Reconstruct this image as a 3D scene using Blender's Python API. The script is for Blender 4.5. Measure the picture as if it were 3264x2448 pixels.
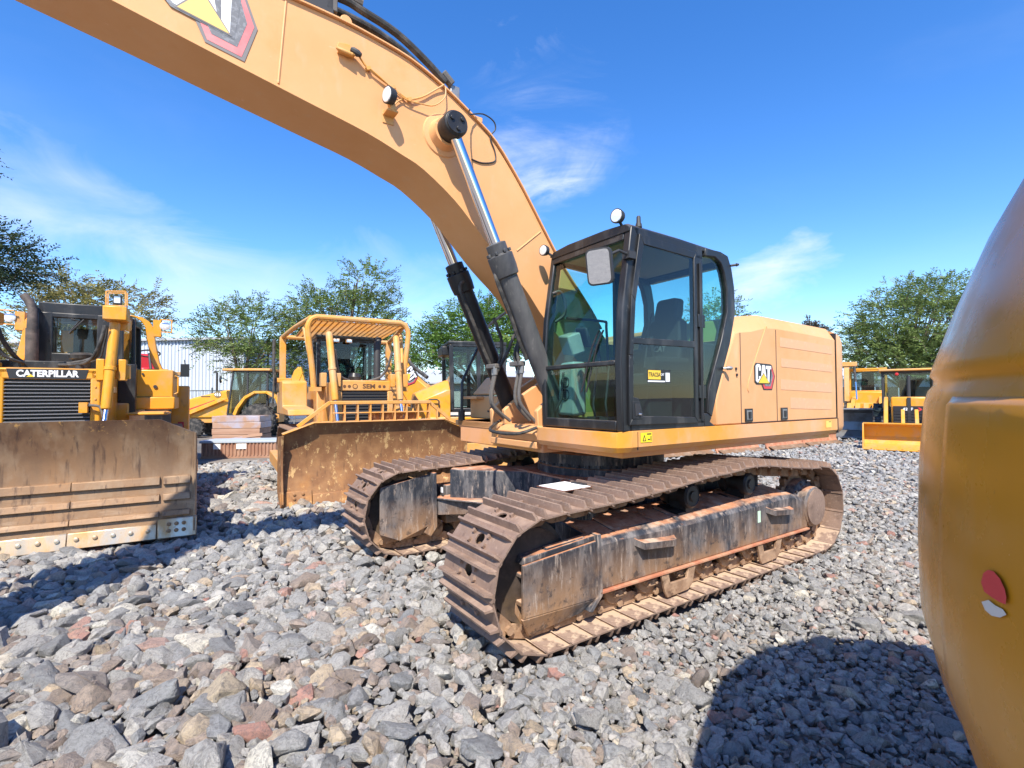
import bpy, bmesh, math, random
import numpy as np
from mathutils import Vector, Matrix, Quaternion
random.seed(7); RNG = np.random.default_rng(7)
R = math.radians
for o in list(bpy.data.objects): bpy.data.objects.remove(o)
scene = bpy.context.scene
COL = scene.collection

# ------------------------------------------------------------------ camera, sky, sun, exposure
CAM_H, PITCH, ROLL, FPX = 1.754, R(1.59), R(0.28), 1581.0
cam_d = bpy.data.cameras.new('camera'); cam = bpy.data.objects.new('camera', cam_d); COL.objects.link(cam)
cam_d.sensor_fit = 'HORIZONTAL'; cam_d.sensor_width = 36.0; cam_d.lens = 36.0 * FPX / 3264.0
cam_d.clip_start = 0.05; cam_d.clip_end = 3000.0
_fw = Vector((0, math.cos(PITCH), math.sin(PITCH))); _up = Vector((0, -math.sin(PITCH), math.cos(PITCH))); _rt = Vector((1, 0, 0))
_r2 = _rt * math.cos(ROLL) - _up * math.sin(ROLL); _u2 = _rt * math.sin(ROLL) + _up * math.cos(ROLL)
cam.matrix_world = Matrix(((_r2.x, _u2.x, -_fw.x, 0), (_r2.y, _u2.y, -_fw.y, 0), (_r2.z, _u2.z, -_fw.z, CAM_H), (0, 0, 0, 1)))
scene.camera = cam

TO_SUN = Vector((-0.03, -0.84, 1.0)).normalized()
sun_d = bpy.data.lights.new('sun', 'SUN'); sun = bpy.data.objects.new('sun', sun_d); COL.objects.link(sun)
sun_d.energy = 5.0; sun_d.angle = R(0.53); sun_d.color = (1.0, 0.93, 0.82)
sun.rotation_euler = TO_SUN.to_track_quat('Z', 'Y').to_euler(); sun.location = (-3, -20, 30)

world = bpy.data.worlds.new('World'); scene.world = world; world.use_nodes = True
wn, wl = world.node_tree.nodes, world.node_tree.links
wn.clear()
w_out = wn.new('ShaderNodeOutputWorld'); w_bg = wn.new('ShaderNodeBackground'); w_bg.inputs[1].default_value = 0.11
sky = wn.new('ShaderNodeTexSky'); sky.sky_type = 'NISHITA'; sky.sun_disc = False
sky.sun_elevation = math.asin(TO_SUN.z); sky.sun_rotation = math.atan2(TO_SUN.x, TO_SUN.y)
sky.altitude = 1200; sky.air_density = 1.15; sky.dust_density = 0.5; sky.ozone_density = 3.2
tc = wn.new('ShaderNodeTexCoord')

def pix_dir(dx, dy):
    px, py = dx * 3264 / 2212, dy * 3264 / 2212
    v = _fw + _r2 * (px - 1632) / FPX + _u2 * (1224 - py) / FPX
    return v.normalized()

def wmath(op, a, b=None, c=None, clamp=False):
    n = wn.new('ShaderNodeMath'); n.operation = op; n.use_clamp = clamp
    for i, v in enumerate((a, b, c)):
        if v is None: continue
        if isinstance(v, (int, float)): n.inputs[i].default_value = v
        else: wl.new(v, n.inputs[i])
    return n.outputs[0]

def cloud_noise(scale, stretch, rot, detail=8, rough=0.6, dist=0.6):
    m = wn.new('ShaderNodeMapping'); m.inputs['Scale'].default_value = stretch; m.inputs['Rotation'].default_value = rot
    wl.new(tc.outputs['Generated'], m.inputs[0])
    n = wn.new('ShaderNodeTexNoise'); n.inputs['Scale'].default_value = scale; n.inputs['Detail'].default_value = detail
    n.inputs['Roughness'].default_value = rough; n.inputs['Distortion'].default_value = dist
    wl.new(m.outputs[0], n.inputs['Vector']); return n.outputs['Fac']

def cloud_patch(c, u, w, h):
    """soft oval patch of sky around direction c; u = long axis"""
    u = (u - c * u.dot(c)).normalized(); v = c.cross(u)
    d = []
    for ax, s in ((u, w), (v, h)):
        n = wn.new('ShaderNodeVectorMath'); n.operation = 'DOT_PRODUCT'; wl.new(tc.outputs['Generated'], n.inputs[0]); n.inputs[1].default_value = ax / s
        d.append(wmath('POWER', n.outputs['Value'], 2.0))
    n = wn.new('ShaderNodeVectorMath'); n.operation = 'DOT_PRODUCT'; wl.new(tc.outputs['Generated'], n.inputs[0]); n.inputs[1].default_value = c
    front = wmath('GREATER_THAN', n.outputs['Value'], 0.3)
    rag = wmath('MULTIPLY', wmath('SUBTRACT', edge_noise, 0.5), 2.6)
    f = wmath('SUBTRACT', 1.0, wmath('ADD', wmath('SQRT', wmath('ADD', d[0], d[1])), rag), clamp=True)
    return wmath('MULTIPLY', f, front)

edge_noise = cloud_noise(4.5, (1.0, 1.0, 2.2), (0.5, 0.3, 0.2), 8, 0.6, 0.8)
wisp = cloud_noise(3.2, (1.0, 1.0, 3.4), (0.35, 0.25, 0.5), 10, 0.62, 1.1)
soft = cloud_noise(1.7, (1.0, 1.0, 3.0), (0.1, 0.2, 1.1), 6, 0.5, 0.3)
def sstep(x, lo, hi):
    n = wn.new('ShaderNodeMapRange'); n.interpolation_type = 'SMOOTHSTEP'; wl.new(x, n.inputs[0])
    n.inputs[1].default_value = lo; n.inputs[2].default_value = hi; return n.outputs[0]
patches = [
    (pix_dir(1175, 300), pix_dir(1240, 330) - pix_dir(1090, 240), 0.15, 0.15, 0.6, wisp, 0.36, 0.72),
    (pix_dir(1170, 420), pix_dir(1250, 390) - pix_dir(1120, 440), 0.12, 0.055, 0.9, wisp, 0.33, 0.62),
    (pix_dir(1665, 588), pix_dir(1730, 555) - pix_dir(1600, 620), 0.12, 0.055, 0.85, wisp, 0.2, 0.6),
    (pix_dir(230, 500), pix_dir(470, 560) - pix_dir(20, 430), 0.38, 0.09, 0.7, soft, 0.3, 0.62),
    (pix_dir(560, 640), pix_dir(900, 680) - pix_dir(120, 600), 0.55, 0.12, 0.5, soft, 0.2, 0.62),
]
acc = None
for c, u, w, h, k, src, lo, hi in patches:
    f = wmath('MULTIPLY', wmath('MULTIPLY', cloud_patch(c, u, w, h), k), sstep(src, lo, hi), clamp=True)
    acc = f if acc is None else wmath('MAXIMUM', acc, f)
thin = wmath('MULTIPLY', sstep(cloud_noise(1.3, (1, 1, 2.6), (0.2, 0.1, 0.8), 6, 0.55, 0.5), 0.55, 0.85), 0.10)
acc = wmath('MAXIMUM', acc, thin)
acc = wmath('MULTIPLY', acc, 0.8, clamp=True)
hs = wn.new('ShaderNodeHueSaturation'); hs.inputs['Saturation'].default_value = 1.3; hs.inputs['Hue'].default_value = 0.509; hs.inputs['Value'].default_value = 1.6
wl.new(sky.outputs[0], hs.inputs['Color'])
cmix = wn.new('ShaderNodeMix'); cmix.data_type = 'RGBA'
wl.new(acc, cmix.inputs[0]); wl.new(hs.outputs[0], cmix.inputs[6]); cmix.inputs[7].default_value = (6.3, 6.7, 7.7, 1)
wl.new(cmix.outputs[2], w_bg.inputs[0]); wl.new(w_bg.outputs[0], w_out.inputs[0])

vs = scene.view_settings
scene.display_settings.display_device = 'sRGB'
vs.view_transform = 'Standard'; vs.look = 'None'; vs.gamma = 1.0; vs.exposure = 0.7; vs.use_curve_mapping = False
scene.render.resolution_x = 1024; scene.render.resolution_y = 768
scene.render.engine = 'CYCLES'
scene.cycles.max_bounces = 7; scene.cycles.transparent_max_bounces = 14; scene.cycles.glossy_bounces = 3; scene.cycles.diffuse_bounces = 3

# ------------------------------------------------------------------ mesh helpers
class MB:
    def __init__(s): s.v = []; s.f = []; s.mi = []; s.cur = 0
    def add(s, vs_, fs):
        o = len(s.v); s.v += [tuple(v) for v in vs_]; s.f += [tuple(i + o for i in f) for f in fs]; s.mi += [s.cur] * len(fs); return s
    def m(s, i): s.cur = i; return s
    def box(s, x0, x1, y0, y1, z0, z1):
        v = [(x, y, z) for x in (x0, x1) for y in (y0, y1) for z in (z0, z1)]
        return s.add(v, [(0, 1, 3, 2), (4, 6, 7, 5), (0, 4, 5, 1), (2, 3, 7, 6), (0, 2, 6, 4), (1, 5, 7, 3)])
    def obox(s, c, size, mat3):
        c = Vector(c); v = []
        for x in (-.5, .5):
            for y in (-.5, .5):
                for z in (-.5, .5): v.append(c + mat3 @ Vector((x * size[0], y * size[1], z * size[2])))
        return s.add(v, [(0, 1, 3, 2), (4, 6, 7, 5), (0, 4, 5, 1), (2, 3, 7, 6), (0, 2, 6, 4), (1, 5, 7, 3)])
    def bar(s, p0, p1, w, h=None, up=(0, 0, 1)):
        p0, p1 = Vector(p0), Vector(p1); h = h or w; d = (p1 - p0); L = d.length; d.normalize(); u = Vector(up)
        if abs(d.dot(u)) > .95: u = Vector((1, 0, 0))
        b = d.cross(u).normalized(); c = b.cross(d)
        return s.obox((p0 + p1) / 2, (L, w, h), Matrix((d, b, c)).transposed())
    def prism(s, poly, a, b, ax='y'):
        f = {'y': lambda p, t: (p[0], t, p[1]), 'x': lambda p, t: (t, p[0], p[1]), 'z': lambda p, t: (p[0], p[1], t)}[ax]
        n = len(poly); v = [f(p, a) for p in poly] + [f(p, b) for p in poly]
        return s.add(v, [tuple(range(n)), tuple(range(2 * n - 1, n - 1, -1))] + [(i, (i + 1) % n, n + (i + 1) % n, n + i) for i in range(n)])
    def strip(s, a, b, y0, y1):
        """plate between two open polylines (x,z) of equal length"""
        for i in range(len(a) - 1): s.prism([a[i], a[i + 1], b[i + 1], b[i]], y0, y1)
        return s
    def loft(s, secs, cap=True, closed=True):
        n = len(secs[0]); v = [p for q in secs for p in q]; fs = []
        for k in range(len(secs) - 1):
            for i in range(n if closed else n - 1):
                j = (i + 1) % n; fs.append((k * n + i, k * n + j, (k + 1) * n + j, (k + 1) * n + i))
        if cap and closed: fs += [tuple(range(n)), tuple((len(secs) - 1) * n + i for i in range(n - 1, -1, -1))]
        return s.add(v, fs)
    def cyl(s, p0, p1, r0, r1=None, n=16):
        return s.lathe([(r0, 0.0), (r0 if r1 is None else r1, (Vector(p1) - Vector(p0)).length)], p0, Vector(p1) - Vector(p0), n)
    def lathe(s, prof, p0, ax, n=20):
        p0 = Vector(p0); d = Vector(ax).normalized(); u = Vector((0, 0, 1)) if abs(d.z) < .9 else Vector((1, 0, 0))
        a = d.cross(u).normalized(); b = d.cross(a)
        secs = [[p0 + d * h + (a * math.cos(2 * math.pi * i / n) + b * math.sin(2 * math.pi * i / n)) * max(r, 1e-4) for i in range(n)] for r, h in prof]
        return s.loft(secs)
    def tube(s, pts, r, n=8, sm=0):
        P = [Vector(p) for p in pts]
        if sm: P = catmull(P, sm)
        rr = [float(np.interp(i / max(len(P) - 1, 1) * (len(r) - 1), range(len(r)), r)) for i in range(len(P))] if isinstance(r, (list, tuple)) else [r] * len(P)
        secs = []; t0 = (P[1] - P[0]).normalized(); u = Vector((0, 0, 1)) if abs(t0.z) < .9 else Vector((1, 0, 0)); a = t0.cross(u).normalized()
        for i, p in enumerate(P):
            t = (P[min(i + 1, len(P) - 1)] - P[max(i - 1, 0)]).normalized(); a = (a - t * a.dot(t)).normalized(); b = t.cross(a)
            secs.append([p + (a * math.cos(2 * math.pi * k / n) + b * math.sin(2 * math.pi * k / n)) * rr[i] for k in range(n)])
        return s.loft(secs)
    def poly(s, pts): return s.add(pts, [tuple(range(len(pts)))])
    def mesh(s, name, mats, sharp=32, flat=False):
        me = bpy.data.meshes.new(name); me.from_pydata(s.v, [], s.f)
        for m_ in (mats if isinstance(mats, (list, tuple)) else [mats]): me.materials.append(m_)
        if max(s.mi, default=0): me.polygons.foreach_set('material_index', s.mi)
        bm = bmesh.new(); bm.from_mesh(me); bmesh.ops.recalc_face_normals(bm, faces=bm.faces); bm.to_mesh(me); bm.free()
        if not flat:
            me.shade_smooth(); me.set_sharp_from_angle(angle=R(sharp))
        me.update(); return me
    def build(s, name, mats, parent=None, bevel=0, sharp=32, label=None, flat=False, seg=2):
        o = bpy.data.objects.new(name, s.mesh(name, mats, sharp, flat)); COL.objects.link(o)
        if parent: o.parent = parent
        if bevel:
            b = o.modifiers.new('bevel', 'BEVEL'); b.width = bevel; b.segments = seg; b.limit_method = 'ANGLE'; b.angle_limit = R(40); b.harden_normals = False
        if label: o['label'] = label
        return o

def catmull(P, k):
    out = []
    for i in range(len(P) - 1):
        a, b, c, d = P[max(i - 1, 0)], P[i], P[i + 1], P[min(i + 2, len(P) - 1)]
        for j in range(k):
            t = j / k
            out.append(.5 * ((2 * b) + (c - a) * t + (2 * a - 5 * b + 4 * c - d) * t * t + (3 * b - a - 3 * c + d) * t ** 3))
    out.append(P[-1]); return out

def thing(name, label, cat, loc=(0, 0, 0), rz=0, group=None):
    o = bpy.data.objects.new(name, None); COL.objects.link(o); o.empty_display_size = .3
    o.location = loc; o.rotation_euler = (0, 0, rz); return tag(o, label, cat, group)
def tag(o, label, cat, group=None):
    o['label'] = label; o['category'] = cat
    if group: o['group'] = group
    return o
def struct(o): o['kind'] = 'structure'; return o
def link_copy(src, parent, name=None):
    o = src.copy(); COL.objects.link(o); o.parent = parent; return o

def text_geo(body, size, bold=0.0):
    cu = bpy.data.curves.new('t', 'FONT'); cu.body = body; cu.size = size; cu.align_x = 'CENTER'; cu.align_y = 'CENTER'; cu.offset = bold; cu.resolution_u = 3
    o = bpy.data.objects.new('t', cu); COL.objects.link(o)
    dg = bpy.context.evaluated_depsgraph_get(); me = bpy.data.meshes.new_from_object(o.evaluated_get(dg))
    v = [tuple(x.co) for x in me.vertices]; f = [tuple(p.vertices) for p in me.polygons]
    bpy.data.objects.remove(o); bpy.data.meshes.remove(me); bpy.data.curves.remove(cu); return v, f
def add_text(mb, body, size, origin, u, v, bold=0.0, sx=1.0, thick=0.003):
    """raised lettering in the plane spanned by u (reading direction) and v (up)"""
    vs_, fs = text_geo(body, size, bold); o, u, v = Vector(origin), Vector(u).normalized(), Vector(v).normalized(); n = u.cross(v)
    w = [o + u * a * sx + v * b + n * thick for a, b, c in vs_]
    mb.add(w, fs); return mb

# ------------------------------------------------------------------ materials
def mat(name, base, rough=.5, metal=0.0, layers=(), bump=None, spec=.5, coat=0.0, rvar=0.0):
    m = bpy.data.materials.new(name); m.use_nodes = True; nt = m.node_tree; N, L = nt.nodes, nt.links
    bs = N['Principled BSDF']; bs.inputs['Roughness'].default_value = rough; bs.inputs['Metallic'].default_value = metal
    bs.inputs['Specular IOR Level'].default_value = spec; bs.inputs['Coat Weight'].default_value = coat; bs.inputs['Coat Roughness'].default_value = .08
    t = N.new('ShaderNodeTexCoord'); col = None; rgh = None
    rgb = N.new('ShaderNodeRGB'); rgb.outputs[0].default_value = (*base, 1); col = rgb.outputs[0]
    def noise(scale, detail=6, rgh_=.6, stretch=None, dist=0.0, seed=0):
        vec = t.outputs['Object']
        mp = N.new('ShaderNodeMapping'); L.new(vec, mp.inputs[0]); mp.inputs['Location'].default_value = (seed * 3.1, seed * 1.7, seed * 2.3)
        if stretch: mp.inputs['Scale'].default_value = stretch
        n = N.new('ShaderNodeTexNoise'); n.inputs['Scale'].default_value = scale; n.inputs['Detail'].default_value = detail
        n.inputs['Roughness'].default_value = rgh_; n.inputs['Distortion'].default_value = dist; L.new(mp.outputs[0], n.inputs['Vector']); return n.outputs['Fac']
    def rng(x, lo, hi, a=0.0, b=1.0):
        r = N.new('ShaderNodeMapRange'); L.new(x, r.inputs[0])
        for i, q in enumerate((lo, hi, a, b)): r.inputs[i + 1].default_value = q
        r.clamp = True; return r.outputs[0]
    def mul(a, b):
        q = N.new('ShaderNodeMath'); q.operation = 'MULTIPLY'; L.new(a, q.inputs[0])
        if isinstance(b, (int, float)): q.inputs[1].default_value = b
        else: L.new(b, q.inputs[1])
        return q.outputs[0]
    for i, y in enumerate(layers):
        f = rng(noise(y.get('scale', 4), y.get('detail', 7), y.get('nr', .62), y.get('stretch'), y.get('dist', 0), i + 1 + y.get('seed', 0)), y.get('lo', .45), y.get('hi', .6))
        if 'up' in y:
            g = N.new('ShaderNodeNewGeometry'); sx = N.new('ShaderNodeSeparateXYZ'); L.new(g.outputs['Normal'], sx.inputs[0])
            f = mul(f, rng(sx.outputs['Z'], y['up'][0], y['up'][1]))
        if 'zr' in y:
            sx = N.new('ShaderNodeSeparateXYZ'); L.new(t.outputs['Object'], sx.inputs[0])
            f = mul(f, rng(sx.outputs['Z'], y['zr'][0], y['zr'][1]))
        if 'xr' in y:
            sx = N.new('ShaderNodeSeparateXYZ'); L.new(t.outputs['Object'], sx.inputs[0])
            f = mul(f, rng(sx.outputs['X'], y['xr'][0], y['xr'][1]))
        f = mul(f, y.get('k', 1.0))
        mx = N.new('ShaderNodeMix'); mx.data_type = 'RGBA'; L.new(f, mx.inputs[0]); L.new(col, mx.inputs[6]); mx.inputs[7].default_value = (*y['col'], 1); col = mx.outputs[2]
        if 'rough' in y:
            mr = N.new('ShaderNodeMix'); mr.data_type = 'FLOAT'; L.new(f, mr.inputs[0])
            if rgh is None: mr.inputs[2].default_value = rough
            else: L.new(rgh, mr.inputs[2])
            mr.inputs[3].default_value = y['rough']; rgh = mr.outputs[0]
    L.new(col, bs.inputs['Base Color'])
    if rvar:
        f = rng(noise(5, 6, .6, None, 0, 9), .3, .7, -rvar, rvar); q = N.new('ShaderNodeMath'); q.operation = 'ADD'; L.new(f, q.inputs[0])
        if rgh is None: q.inputs[1].default_value = rough
        else: L.new(rgh, q.inputs[1])
        rgh = q.outputs[0]
    if rgh is not None: L.new(rgh, bs.inputs['Roughness'])
    if bump:
        b = N.new('ShaderNodeBump'); b.inputs['Strength'].default_value = bump[1]; b.inputs['Distance'].default_value = bump[2] if len(bump) > 2 else .01
        L.new(noise(bump[0], 8, .65, bump[3] if len(bump) > 3 else None, 0, 5), b.inputs['Height']); L.new(b.outputs[0], bs.inputs['Normal'])
    return m

def emit(name, col, k):
    m = mat(name, col, .3); b = m.node_tree.nodes['Principled BSDF']; b.inputs['Emission Color'].default_value = (*col, 1); b.inputs['Emission Strength'].default_value = k; return m

def glass(name, tint, refl=.5, rough=.02, dust=0.0):
    m = bpy.data.materials.new(name); m.use_nodes = True; N, L = m.node_tree.nodes, m.node_tree.links; N.clear()
    o = N.new('ShaderNodeOutputMaterial'); tr = N.new('ShaderNodeBsdfTransparent'); tr.inputs[0].default_value = (*tint, 1)
    g = N.new('ShaderNodeBsdfGlossy'); g.inputs['Roughness'].default_value = rough; g.inputs['Color'].default_value = (1, 1, 1, 1)
    fr = N.new('ShaderNodeFresnel'); fr.inputs[0].default_value = 1.5; k = N.new('ShaderNodeMath'); k.operation = 'MULTIPLY'; k.inputs[1].default_value = refl; L.new(fr.outputs[0], k.inputs[0])
    ge = N.new('ShaderNodeNewGeometry'); iv = N.new('ShaderNodeMath'); iv.operation = 'SUBTRACT'; iv.inputs[0].default_value = 1.0; L.new(ge.outputs['Backfacing'], iv.inputs[1]); k0 = k; k = N.new('ShaderNodeMath'); k.operation = 'MULTIPLY'; L.new(k0.outputs[0], k.inputs[0]); L.new(iv.outputs[0], k.inputs[1])
    mx = N.new('ShaderNodeMixShader'); L.new(k.outputs[0], mx.inputs[0]); L.new(tr.outputs[0], mx.inputs[1]); L.new(g.outputs[0], mx.inputs[2]); last = mx.outputs[0]
    if dust:
        t = N.new('ShaderNodeTexCoord'); n = N.new('ShaderNodeTexNoise'); n.inputs['Scale'].default_value = 3.5; n.inputs['Detail'].default_value = 8; L.new(t.outputs['Object'], n.inputs['Vector'])
        r = N.new('ShaderNodeMapRange'); L.new(n.outputs['Fac'], r.inputs[0]); r.inputs[1].default_value = .4; r.inputs[2].default_value = .8; r.inputs[4].default_value = dust
        d = N.new('ShaderNodeBsdfDiffuse'); d.inputs[0].default_value = (.5, .45, .36, 1); m2 = N.new('ShaderNodeMixShader'); L.new(r.outputs[0], m2.inputs[0]); L.new(last, m2.inputs[1]); L.new(d.outputs[0], m2.inputs[2]); last = m2.outputs[0]
    L.new(last, o.inputs[0]); return m

DUST = (.46, .31, .20)
M = {}
M['peach'] = mat('faded_yellow_paint', (.65, .32, .125), .5, layers=[
    dict(col=(.70, .37, .17), scale=1.1, lo=.35, hi=.7), dict(col=(.50, .27, .13), scale=2.2, lo=.6, hi=.85, k=.4, stretch=(.4, 1, 2.2), nr=.7), dict(col=(.78, .47, .29), scale=14, lo=.66, hi=.72, k=.5, stretch=(.5, 1, 2)), dict(col=(.64, .27, .07), scale=2.3, lo=.60, hi=.78, k=.6),
    dict(col=(.62, .40, .24), scale=9, lo=.58, hi=.8, k=.5, stretch=(1, 1, .35)), dict(col=(.30, .17, .08), scale=38, lo=.70, hi=.76, k=.5)], bump=(60, .08, .004), spec=.35, rvar=.1)
M['peach2'] = mat('patchy_yellow_paint', (.70, .31, .04), .42, layers=[
    dict(col=(.73, .365, .175), scale=.9, lo=.42, hi=.62), dict(col=(.64, .42, .26), scale=7, lo=.55, hi=.8, k=.6, stretch=(1, 1, .4)),
    dict(col=(.28, .16, .08), scale=42, lo=.70, hi=.75, k=.6)], bump=(60, .08, .004), spec=.4, rvar=.1)
M['yellow'] = mat('bright_yellow_paint', (.70, .305, .020), .36, layers=[
    dict(col=(.66, .30, .03), scale=1.6, lo=.5, hi=.75, k=.6), dict(col=DUST, scale=3.5, lo=.48, hi=.75, k=.6), dict(col=DUST, scale=8, lo=.3, hi=.7, k=.5, up=(.5, 1)), dict(col=(.20, .11, .05), scale=9, lo=.60, hi=.72, k=.55, stretch=(1, 1, .3)),
    dict(col=(.16, .08, .03), scale=30, lo=.69, hi=.75, k=.6)], spec=.45, rvar=.1)
M['yellow2'] = mat('dusty_orange_yellow_paint', (.68, .30, .045), .5, layers=[
    dict(col=(.56, .345, .17), scale=2.4, lo=.36, hi=.64, k=.85), dict(col=(.22, .11, .05), scale=17, lo=.62, hi=.72, k=.8), dict(col=DUST, scale=6, lo=.3, hi=.7, k=.6, up=(.4, 1))], spec=.3)
M['cwt'] = mat('glossy_amber_paint', (.52, .225, .013), .26, layers=[dict(col=(.42, .20, .04), scale=1.4, lo=.4, hi=.75, k=.5, stretch=(1, 1, .5)),
    dict(col=(.46, .29, .12), scale=5, lo=.55, hi=.85, k=.45, stretch=(1, 1, .25)), dict(col=(.25, .12, .03), scale=32, lo=.66, hi=.74, k=.5)], bump=(70, .05, .003), spec=.34, coat=.0, rvar=.1)
M['black'] = mat('worn_black_paint', (.015, .016, .018), .38, layers=[dict(col=(.10, .097, .093), scale=6, lo=.5, hi=.75, k=.65, stretch=(1, 1, .3)), dict(col=(.30, .27, .24), scale=26, lo=.66, hi=.8, k=.6),
    dict(col=(.34, .27, .2), scale=8, lo=.3, hi=.75, k=.4, up=(.5, 1))], spec=.45, rvar=.12)
M['frame'] = mat('dusty_black_steel', (.028, .032, .042), .55, layers=[
    dict(col=(.22, .205, .20), scale=6, lo=.46, hi=.66, stretch=(1, 1, .28), k=.85, nr=.7), dict(col=(.36, .205, .105), scale=3.4, lo=.30, hi=.56, zr=(.64, .18), k=.92),
    dict(col=(.42, .34, .28), scale=26, lo=.56, hi=.66, k=.65, stretch=(1, 1, .18), nr=.72), dict(col=(.02, .022, .028), scale=9, lo=.56, hi=.64, k=.7, nr=.7), dict(col=(.52, .24, .13), scale=2.6, lo=.35, hi=.5, up=(.75, .95), k=.95), dict(col=(.62, .45, .33), scale=6, lo=.48, hi=.66, up=(.5, .9), k=.9)],
    bump=(34, .25, .008), spec=.3)
M['tread'] = mat('rusty_track_steel', (.20, .135, .102), .62, .15, layers=[
    dict(col=(.29, .195, .145), scale=4, lo=.35, hi=.65), dict(col=(.42, .31, .24), scale=30, lo=.55, hi=.75, k=.7), dict(col=(.09, .055, .045), scale=9, lo=.58, hi=.72, k=.7),
    dict(col=(.50, .36, .27), scale=5, lo=.42, hi=.6, up=(.7, .98), k=.45), dict(col=(.62, .46, .32), scale=4.5, lo=.47, hi=.52, up=(.6, .9), zr=(.004, -.004), k=.9)], bump=(50, .3, .006), spec=.35)
M['chain'] = mat('clay_caked_steel', (.26, .16, .10), .8, layers=[dict(col=(.42, .28, .18), scale=6, lo=.4, hi=.65), dict(col=(.10, .06, .04), scale=9, lo=.55, hi=.7)], bump=(30, .5, .012), spec=.15)
M['redrust'] = mat('red_primer_rust', (.42, .16, .09), .75, layers=[dict(col=(.5, .28, .17), scale=7, lo=.4, hi=.65), dict(col=(.2, .10, .06), scale=16, lo=.6, hi=.72)], bump=(40, .3, .005), spec=.15)
M['clay'] = mat('red_clay_dust', (.44, .20, .12), .95, layers=[dict(col=(.52, .32, .22), scale=6, lo=.4, hi=.65), dict(col=(.30, .13, .08), scale=22, lo=.55, hi=.7)], bump=(26, .6, .02), spec=.05)
def rusty(name, base, yel):
    return mat(name, base, .55, .25, layers=[
        dict(col=(.30, .17, .085), scale=3.2, lo=.36, hi=.66, stretch=(1, 1, .25)), dict(col=(.10, .05, .03), scale=2.0, lo=.30, hi=.62, k=.85, zr=(.75, 1.35)),
        dict(col=(.36, .27, .18), scale=2.6, lo=.48, hi=.72, k=.8, stretch=(1, 1, .5)), dict(col=yel, scale=11, lo=.585, hi=.63, k=.85, zr=(1.22, 1.5), nr=.75), dict(col=(.50, .36, .24), scale=5, lo=.54, hi=.72, k=.7, zr=(.8, .3), stretch=(1, .35, 1.5)),
        dict(col=(.06, .035, .028), scale=15, lo=.55, hi=.68, k=.75, stretch=(1, 1, .09))], bump=(26, .3, .006), spec=.4)
M['blade'] = rusty('rust_worn_blade', (.23, .145, .085), (.60, .34, .11))
M['blade2'] = mat('flaking_rust_blade', (.25, .12, .055), .62, .2, layers=[
    dict(col=(.36, .19, .085), scale=3.6, lo=.42, hi=.66), dict(col=(.62, .40, .18), scale=7.5, lo=.56, hi=.61, k=.9, nr=.75, stretch=(1, 1, .7)), dict(col=(.52, .23, .06), scale=3, lo=.5, hi=.7, zr=(.8, .05), k=.8),
    dict(col=(.07, .04, .03), scale=20, lo=.58, hi=.72, k=.5, stretch=(1, 1, .15))], bump=(26, .3, .006), spec=.35)
M['edge'] = mat('polished_cutting_edge', (.55, .47, .36), .32, .7, layers=[dict(col=(.46, .27, .12), scale=3.0, lo=.42, hi=.6, stretch=(1, 1, .3), rough=.5), dict(col=(.3, .18, .1), scale=12, lo=.62, hi=.74, k=.7, rough=.6)], bump=(40, .1, .004), spec=.5)
M['chrome'] = mat('chrome_rod', (.72, .72, .74), .09, 1.0)
M['hose'] = mat('dusty_rubber_hose', (.035, .034, .032), .6, layers=[dict(col=(.18, .16, .14), scale=9, lo=.45, hi=.75, k=.7)], spec=.3)
M['hosegrey'] = mat('clay_coated_hose', (.13, .12, .11), .75, layers=[dict(col=(.10, .09, .085), scale=14, lo=.5, hi=.65, k=.8)], spec=.2)
M['cyl'] = mat('grey_black_cylinder_paint', (.035, .036, .04), .5, layers=[dict(col=(.135, .13, .125), scale=4, lo=.36, hi=.72, stretch=(1, 1, .3)), dict(col=(.25, .23, .2), scale=28, lo=.6, hi=.75, k=.5, stretch=(1, 1, .2))], spec=.4)
M['cyldark'] = mat('dark_cylinder_paint', (.016, .016, .018), .45, layers=[dict(col=(.07, .065, .06), scale=5, lo=.5, hi=.75, k=.6, stretch=(1, 1, .3))], spec=.4)
M['steel'] = mat('dull_grey_steel', (.30, .30, .29), .45, .6, layers=[dict(col=(.2, .15, .11), scale=8, lo=.5, hi=.7, k=.6)])
M['lens'] = mat('lamp_lens', (.86, .88, .9), .12, .35, spec=.8)
M['mirror'] = mat('mirror_glass', (.82, .84, .85), .03, 1.0)
M['white'] = mat('white_decal', (.80, .80, .80), .45)
M['ink'] = mat('black_decal', (.02, .02, .022), .45)
M['grey'] = mat('grey_decal', (.16, .16, .165), .5, layers=[dict(col=(.30, .30, .31), scale=38, lo=.5, hi=.56, k=.5)])
M['fred'] = mat('faded_red_decal', (.72, .17, .17), .5, layers=[dict(col=(.78, .30, .28), scale=4, lo=.4, hi=.7)])
M['red'] = mat('red_decal', (.60, .04, .05), .4)
M['dyel'] = mat('yellow_decal', (.80, .52, .04), .45)
M['fyel'] = mat('faded_yellow_decal', (.85, .55, .16), .45)
M['seat'] = mat('dark_seat_fabric', (.025, .025, .027), .85)
M['console'] = mat('grey_console_plastic', (.25, .26, .25), .6, layers=[dict(col=(.42, .40, .34), scale=4, lo=.4, hi=.7, k=.6)])
M['head'] = mat('beige_headliner', (.42, .33, .25), .8)
M['glass'] = glass('green_tinted_glass', (.75, .925, .885), 1.0, .01, .0)
M['glass2'] = glass('dark_tinted_glass', (.70, .82, .81), 1.1, .01, .0)
M['glassfar'] = glass('smoky_glass', (.72, .80, .80), .9, .02, .025)
M['tyre'] = mat('dusty_tyre', (.03, .03, .03), .85, layers=[dict(col=(.16, .14, .12), scale=6, lo=.42, hi=.7, k=.8)], spec=.2)
M['paper'] = mat('white_paper', (.82, .82, .80), .7)
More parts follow.
